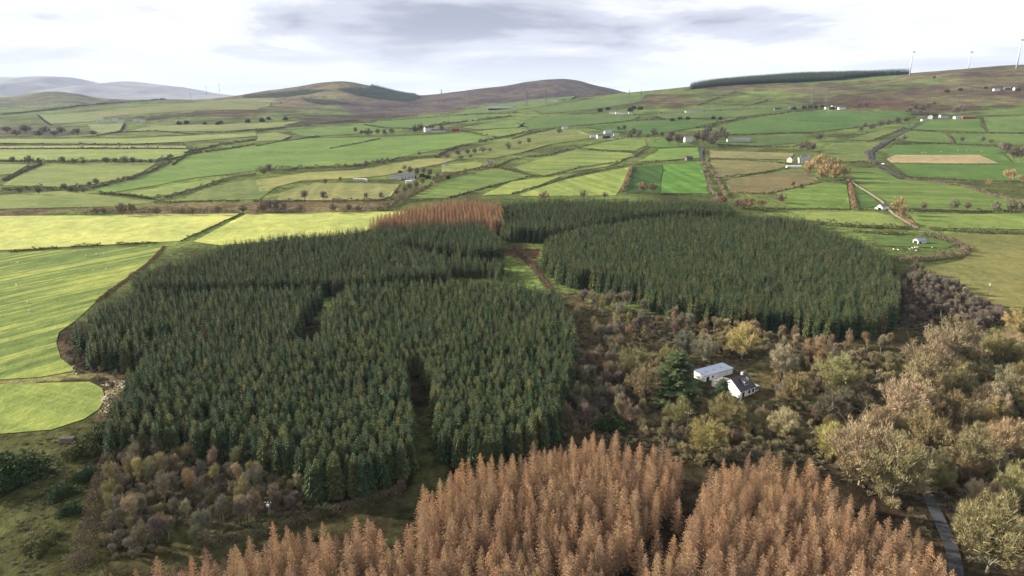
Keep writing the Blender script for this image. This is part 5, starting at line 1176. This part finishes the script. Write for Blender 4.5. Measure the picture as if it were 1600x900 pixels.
farm(562,283,20,3.4,'long white caravan on the hedge line left of the farm cluster',0,4,roof='offwhite',rh=0.2,wins=4,name='caravan',cat='caravan')
farm(572,283.6,4,2.8,'small white van parked beside the long caravan',0,3,roof='offwhite',rh=0.2,name='trailer',cat='trailer')
farm(668,206,11,6,'tall white farmhouse on the slope with red barn beside',35,9,wins=3,rh=0.9,name='farmhouse',cat='farmhouse',chims=(-.4,))
farm(685,206.5,22,2.6,'low dark-roofed steading joined behind the white farmhouse',0,8,wall='offwhite',roof='slate',rh=0.8,name='steading',cat='building')
farm(711,205,12,3.6,'red-roofed barn at the end of the slope steading',12,11,wall='redroof',roof='redroof',rh=0.6,name='barn',cat='barn')
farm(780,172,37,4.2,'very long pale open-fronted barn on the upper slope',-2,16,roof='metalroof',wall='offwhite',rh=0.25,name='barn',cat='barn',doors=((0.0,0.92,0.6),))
farm(804,170.5,6,3,'tiny white cottage right of the very long barn',0,8,name='cottage',cat='cottage')
for u_, v_, l_, h_, lab in [(155,191,9,2.8,'leftmost white building of the far left farm'),(168,191,9,2.8,'second white building from the left at the far left farm'),(180,190,9,4,'tallest white building of the far left farm'),(188,192,8,4,'white gabled building right of the tallest at the far left farm'),(212,190,9,2.4,'grey-roofed shed right of the far left farm'),(222,191,7,3.2,'rightmost white house of the far left farm')]:
    farm(u_, v_, l_, h_, lab, 0, 9, rh=0.7, roof='greyroof', name='farm_building')
for u_, v_, l_, h_, lab in [(956,178,7,2.4,'leftmost white house of the far middle hamlet'),(965,178,7,2.4,'middle white house of the far middle hamlet'),(974,178.5,10,2.2,'widest white house of the far middle hamlet'),(985,178,6,2.0,'rightmost white house of the far middle hamlet'),(1085,176,28,1.8,'long thin pale shed on the upper middle pasture'),
    (1292,171,5,2.6,'leftmost white house of the hillside hamlet'),(1303,169,6,2.8,'middle white house of the hillside hamlet'),(1316,171,11,2.4,'long white shed at the right of the hillside hamlet'),(1215,172,10,2.2,'dark low shed at the left of the hillside hamlet'),(1238,171,8,2.2,'small grey house at the left of the hillside hamlet'),
    (1558,142,9,2.4,'leftmost pale house high on the right-hand moor'),(1575,140,9,2.8,'middle grey-roofed house high on the right-hand moor'),(1588,141,6,3,'rightmost white house high on the right-hand moor'),
    (766,257,9,3,'small white field shelter above the tractor-lined field'),(697,260,7,2.4,'tiny white shed right of the farm cluster trees'),(883,201,9,2.4,'low white cottage beside the slope track'),(869,158.5,4,2,'tiny white house on the skyline pasture'),(1077,251,10,4,'dark weathered hut at the hedge end beside the straight lane')]:
    farm(u_, v_, l_, h_, lab, rnd.uniform(-12, 12), 8, rh=0.7, roof='greyroof' if 'dark' not in lab else 'slate', wall='white' if 'dark' not in lab and 'grey' not in lab else ('darkwall' if 'darkwall' in M else 'wood'), name='house' if 'house' in lab or 'cottage' in lab else 'shed', cat='house' if 'house' in lab or 'cottage' in lab else 'shed')

# ------------------------------------------------------------------ wind turbines, pylons, poles
def turbine(x, y, z0, hub, label, yaw, spin, blade):
    r = empty('wind_turbine', (x, y, z0), yaw); tag(r, label, 'wind turbine', 'wind turbines on the skyline')
    MB().tube((0, 0, -4), (0, 0, hub), hub*0.030, hub*0.018, 16).build('tower', M['turbine'], r, smooth=True)
    k = hub/70
    MB().box(-2.2*k, 6.2*k, -1.7*k, 1.7*k, hub-0.6*k, hub+2.8*k).build('nacelle', M['turbine'], r)
    MB().tube((-2.2*k, 0, hub+1*k), (-4.6*k, 0, hub+1*k), 1.6*k, 0.5*k, 10).build('hub', M['turbine'], r)
    for b in range(3):
        a = spin+b*2*math.pi/3; d = Vector((0, math.sin(a), math.cos(a))); s = Vector((0, math.cos(a), -math.sin(a)))
        c = Vector((-3.4*k, 0, hub+1*k)); m = MB(); st = [(0, 1.0, 1.0), (0.18, 1.7, .6), (0.5, 1.1, .35), (0.85, .55, .2), (1, .12, .08)]; vs = []
        for f, w, t in st:
            p = c+d*(blade*f); vs += [p+s*w*k*1.2, p+Vector((t*k, 0, 0)), p-s*w*k*.8, p-Vector((t*k, 0, 0))]
        fs = [(4*i+j, 4*i+(j+1) % 4, 4*i+4+(j+1) % 4, 4*i+4+j) for i in range(4) for j in range(4)]
        m.add(vs, fs+[(16,17,18,19)]).build('blade', M['turbine'], r, smooth=True)
def tb(u, vb, vhub, y, label, spin, yaw=0.25, bl=0.52):
    x = tan_az(u, vb)*y; g = zf(x, y); hubz = CAM_H + y*float(slope(vhub)); turbine(x, y, g, hubz-g, label, yaw-math.atan2(x, y), spin, (hubz-g)*bl)
tb(1422, 112, 82, 2850, 'white wind turbine at the right end of the skyline conifer wood', 0.25)
tb(1514, 101, 82, 3700, 'smallest white wind turbine, middle of three on the right-hand skyline', 0.1)
tb(1590, 97, 63, 2650, 'tallest white wind turbine at the right edge of the skyline', 0.15)
for u_, v_, lab in ((322,134,'left one of two tiny wind turbines beyond the left hills'), (343,132,'right one of two tiny wind turbines beyond the left hills')):
    y = 7600; x = tan_az(u_, 140)*y; hz = CAM_H+y*float(slope(v_)); turbine(x, y, hz-85, 85, lab, 1.2, 0.3, 38)
def bar(m, a, b, w): m.tube(a, b, w, w, 4, cap=False)
def pylon(u, v, px, label):
    x, y, z = at(u, v); H = px/ppm(x, y, z); r = empty('pylon', (x, y, z-0.5), 0.5); tag(r, label, 'pylon', 'electricity pylons')
    m = MB(); lv = [0, .25, .45, .6, .72, .84, 1.0]; wd = [.085, .062, .046, .034, .026, .022, .006]; w = H*0.0055
    for s in (-1, 1):
        for t in (-1, 1):
            for i in range(6): bar(m, (s*wd[i]*H, t*wd[i]*H, lv[i]*H), (s*wd[i+1]*H, t*wd[i+1]*H, lv[i+1]*H), w)
    for i in range(6):
        for ax in range(4):
            c = [(-1,-1),(1,-1),(1,1),(-1,1)]; p = c[ax]; q = c[(ax+1) % 4]
            bar(m, (p[0]*wd[i]*H, p[1]*wd[i]*H, lv[i]*H), (q[0]*wd[i+1]*H, q[1]*wd[i+1]*H, lv[i+1]*H), w*.6)
            bar(m, (q[0]*wd[i]*H, q[1]*wd[i]*H, lv[i]*H), (p[0]*wd[i+1]*H, p[1]*wd[i+1]*H, lv[i+1]*H), w*.6)
    m.build('tower', M['steel'], r)
    for f, l in ((.66, .16), (.78, .13), (.90, .10)):
        a = MB()
        for s in (-1, 1):
            bar(a, (0, 0, f*H+0.015*H), (s*l*H, 0, f*H), w*.8); bar(a, (0, 0, f*H-.012*H), (s*l*H, 0, f*H), w*.8); bar(a, (s*l*H, 0, f*H), (s*l*H, 0, f*H-.03*H), w*.6)
        a.build('cross_arm', M['steel'], r)
for u_, v_, p_, lab in [(690,160,20,'leftmost pylon before the purple moor'),(731,163,22,'second pylon before the purple moor'),(822,166,26,'pylon on the pasture above the long barn'),(852,162,24,'pylon on the pasture right of the long barn'),(983,160,19,'left pylon of the pair on the middle slope'),(1001,160,19,'right pylon of the pair on the middle slope'),(1268,162,25,'left pylon of the pair at the hillside hamlet'),(1291,160,24,'right pylon of the pair at the hillside hamlet'),(298,154,13,'pylon on the far left ridge'),(486,152,14,'faint pylon on the round hill, left'),(503,152,13,'faint pylon on the round hill, right')]:
    pylon(u_, v_, p_, lab)
def pole(u, v, label, H=8.5, cap=False):
    x, y, z = at(u, v); r = empty('utility_pole', (x, y, z), rnd.uniform(-.5, .5)); tag(r, label, 'utility pole', 'wooden utility poles')
    MB().tube((0, 0, -0.5), (0, 0, H), 0.15, 0.11, 8).build('post', M['wood'], r, smooth=True)
    MB().box(-0.9, 0.9, -0.18, -0.06, H-0.5, H-0.36).build('cross_arm', M['wood'], r)
    for s in (-0.75, 0, 0.75): MB().tube((s, -0.12, H-0.36), (s, -0.12, H-0.08), 0.09, 0.05, 6).build('insulator', M['ceramic'], r)
    if cap: MB().box(-0.35, 0.35, -0.42, -0.14, H-1.3, H-0.7).build('switch_box', M['ceramic'], r)
pole(423,822,'wooden pole with white fittings beside the hedge bank at the lower left',7.5,True)
pole(1073,680,'bare wooden pole left of the cottage, above the larches')
pole(1367,606,'pale wooden pole in the clearing right of the cottage',7.5)
pole(1442,536,'wooden pole above the boggy clearing beside tan trees')
pole(1502,472,'wooden pole in the purplish tree belt')
pole(1543,462,'wooden pole with transformer in the rough field',7.5,True)
pole(1436,378,'tall thin pole behind the paddock shed')
pole(1363,382,'thin pole at the right corner of the oval plantation')
pole(797,702,'thin pole at the right of the ride, above the larch tops')
pole(1275,560,'slim pole under the front edge of the oval plantation')

# ------------------------------------------------------------------ sheep, stones, logs, car
def sheep_mesh():
    V = []; F = []
    def ring(c, ry, rz, n=10, ax=0):
        b = len(V)
        for k in range(n):
            a = 2*math.pi*k/n; V.append((c[0], c[1]+math.cos(a)*ry, c[2]+math.sin(a)*rz))
        return b
    rs = [(-.55,.0,.62,.05,.05),(-.50,0,.62,.20,.20),(-.3,0,.62,.27,.27),(0,0,.60,.29,.29),(.28,0,.63,.26,.26),(.45,0,.72,.18,.19),(.56,0,.84,.11,.13),(.68,0,.86,.10,.11),(.82,0,.78,.06,.07),(.86,0,.76,.02,.02)]
    bs = [ring(r[:3], r[3], r[4]) for r in rs]
    for a, b in zip(bs[:-1], bs[1:]):
        for k in range(10): F.append((a+k, a+(k+1) % 10, b+(k+1) % 10, b+k))
    m = MB(); m.v = V; m.f = F; m.m = [0]*len(F)
    for x in (-.36, .30):
        for y in (-.14, .14): m.tube((x, y, .45), (x+.02, y, 0), .06, .04, 5)
    for s in (-1, 1): m.add([(.66, s*.08, .92), (.62, s*.22, .90), (.66, s*.10, .86)], [(0, 1, 2)])
    return mesh_from('sheep', m.v, m.f, [M['wool']], smooth=True)
SM = sheep_mesh()
for lst, lab, grp_ in (([(26,447),(146,424),(135,401),(151,398),(163,397),(166,422),(43,474),(28,412),(46,487),(203,306)][:9], 'white sheep grazing in the striped bright green field', 'sheep in the striped field'),
                       ([(1396,391),(1403,392),(1421,391),(1425,389),(1429,388),(1433,388),(1431,393),(1456,388)], 'white sheep on the bare ground of the shed paddock', 'sheep in the paddock'),
                       ([(1440,240),(1444,239),(1447,240),(1470,238),(1496,236),(1510,237),(1533,238)], 'tiny white sheep above the straw coloured bank', 'sheep above the straw bank')):
    for u_, v_ in lst:
        x, y, z = at(u_, v_); tag(obj('sheep', SM, None, (x, y, z+0.3*max(.7, y/500)), rnd.uniform(0, 6.28), 1.05), lab, 'sheep', grp_)
def rock_mesh(seed):
    g = np.random.default_rng(seed); import bmesh
    bm = bmesh.new(); bmesh.ops.create_icosphere(bm, subdivisions=1, radius=0.5)
    for v in bm.verts: v.co *= 0.75+0.5*g.random(); v.co.z *= 0.7
    me = bpy.data.meshes.new('rock'); bm.to_mesh(me); bm.free(); me.materials.append(M['stonepale']); return me
M['stonepale'] = mat_plain('pale_stone_and_brash', (0.36,0.31,0.23), 0.95, 0.35, 2)
VC_R = variant_collection('rubble_variant', [rock_mesh(k) for k in range(4)])
pl = [at(u, v)[:2] for u, v in [(108,572),(150,588),(195,600),(190,615),(175,650),(150,662),(115,700),(95,690),(140,655),(166,630),(165,606),(140,592)]]
P = grow(pl, 1.0, 0.3, 0.5); P = P[vnoise(P[:, 0], P[:, 1], 6, 51) > 0.02]; s = nrg.uniform(0.3, 1.1, len(P))
scatter('rubble', np.column_stack([P, Z(P[:, 0], P[:, 1])+0.15]), nrg.uniform(0, 6.28, len(P)), np.column_stack([s*1.2, s, s*.8]), nrg.integers(0, 4, len(P)), VC_R, 'pale stones and brash heaped along the curved field edge', 'stones')
x, y, z = at(106, 690); lp = empty('log_pile', (x, y, z), 0.1); tag(lp, 'stack of grey logs below the lower bright field', 'log pile')
LOGM = mesh_from('log', *(lambda m: (m.v, m.f))(MB().tube((-2.2, 0, 0), (2.2, 0, 0), 0.22, 0.19, 8)), [M['wood']], smooth=False)
for row in range(4):
    for k in range(7-row): obj('log', LOGM, lp, (rnd.uniform(-.2, .2), (k-(6-row)/2)*0.45, 0.25+row*0.38))
x, y, z = at(1379, 258); cr = empty('parked_car', (x, y, z+1.3), 2.2); tag(cr, 'small white car on the road bend below the straw bank', 'car')
MB().add([(-2.1,-.85,.35),(2.1,-.85,.35),(2.1,.85,.35),(-2.1,.85,.35),(-2.1,-.85,.9),(2.1,-.85,.8),(2.1,.85,.8),(-2.1,.85,.9),(-1.5,-.7,1.45),(.6,-.7,1.45),(.6,.7,1.45),(-1.5,.7,1.45),(1.2,-.8,.88),(1.2,.8,.88)],
   [(0,3,2,1),(0,1,5,12,4),(2,3,7,13,6),(1,2,6,5),(3,0,4,7),(5,6,13,12),(8,9,10,11),(4,12,9,8),(13,7,11,10),(12,13,10,9),(7,4,8,11)]).build('body', M['ceramic'], cr)
for sx in (-1.3, 1.3):
    for sy in (-.85, .85): MB().tube((sx, sy-.1, .33), (sx, sy+.1, .33), .33, .33, 10).build('wheel', M['darkshade'], cr)

# ------------------------------------------------------------------ haze
m = bpy.data.materials.new('haze'); m.use_nodes = True; N = m.node_tree.nodes; N.remove(N['Principled BSDF'])
pv = N.new('ShaderNodeVolumePrincipled'); pv.inputs['Color'].default_value = HAZE_COL; pv.inputs['Density'].default_value = HAZE_D; pv.inputs['Anisotropy'].default_value = HAZE_G
m.node_tree.links.new(pv.outputs[0], N['Material Output'].inputs['Volume'])
o = MB().box(-33000, 33000, -250, 23500, -64, 800).build('haze', m)
o['kind'] = 'stuff'
print('script', time.time()-T0)
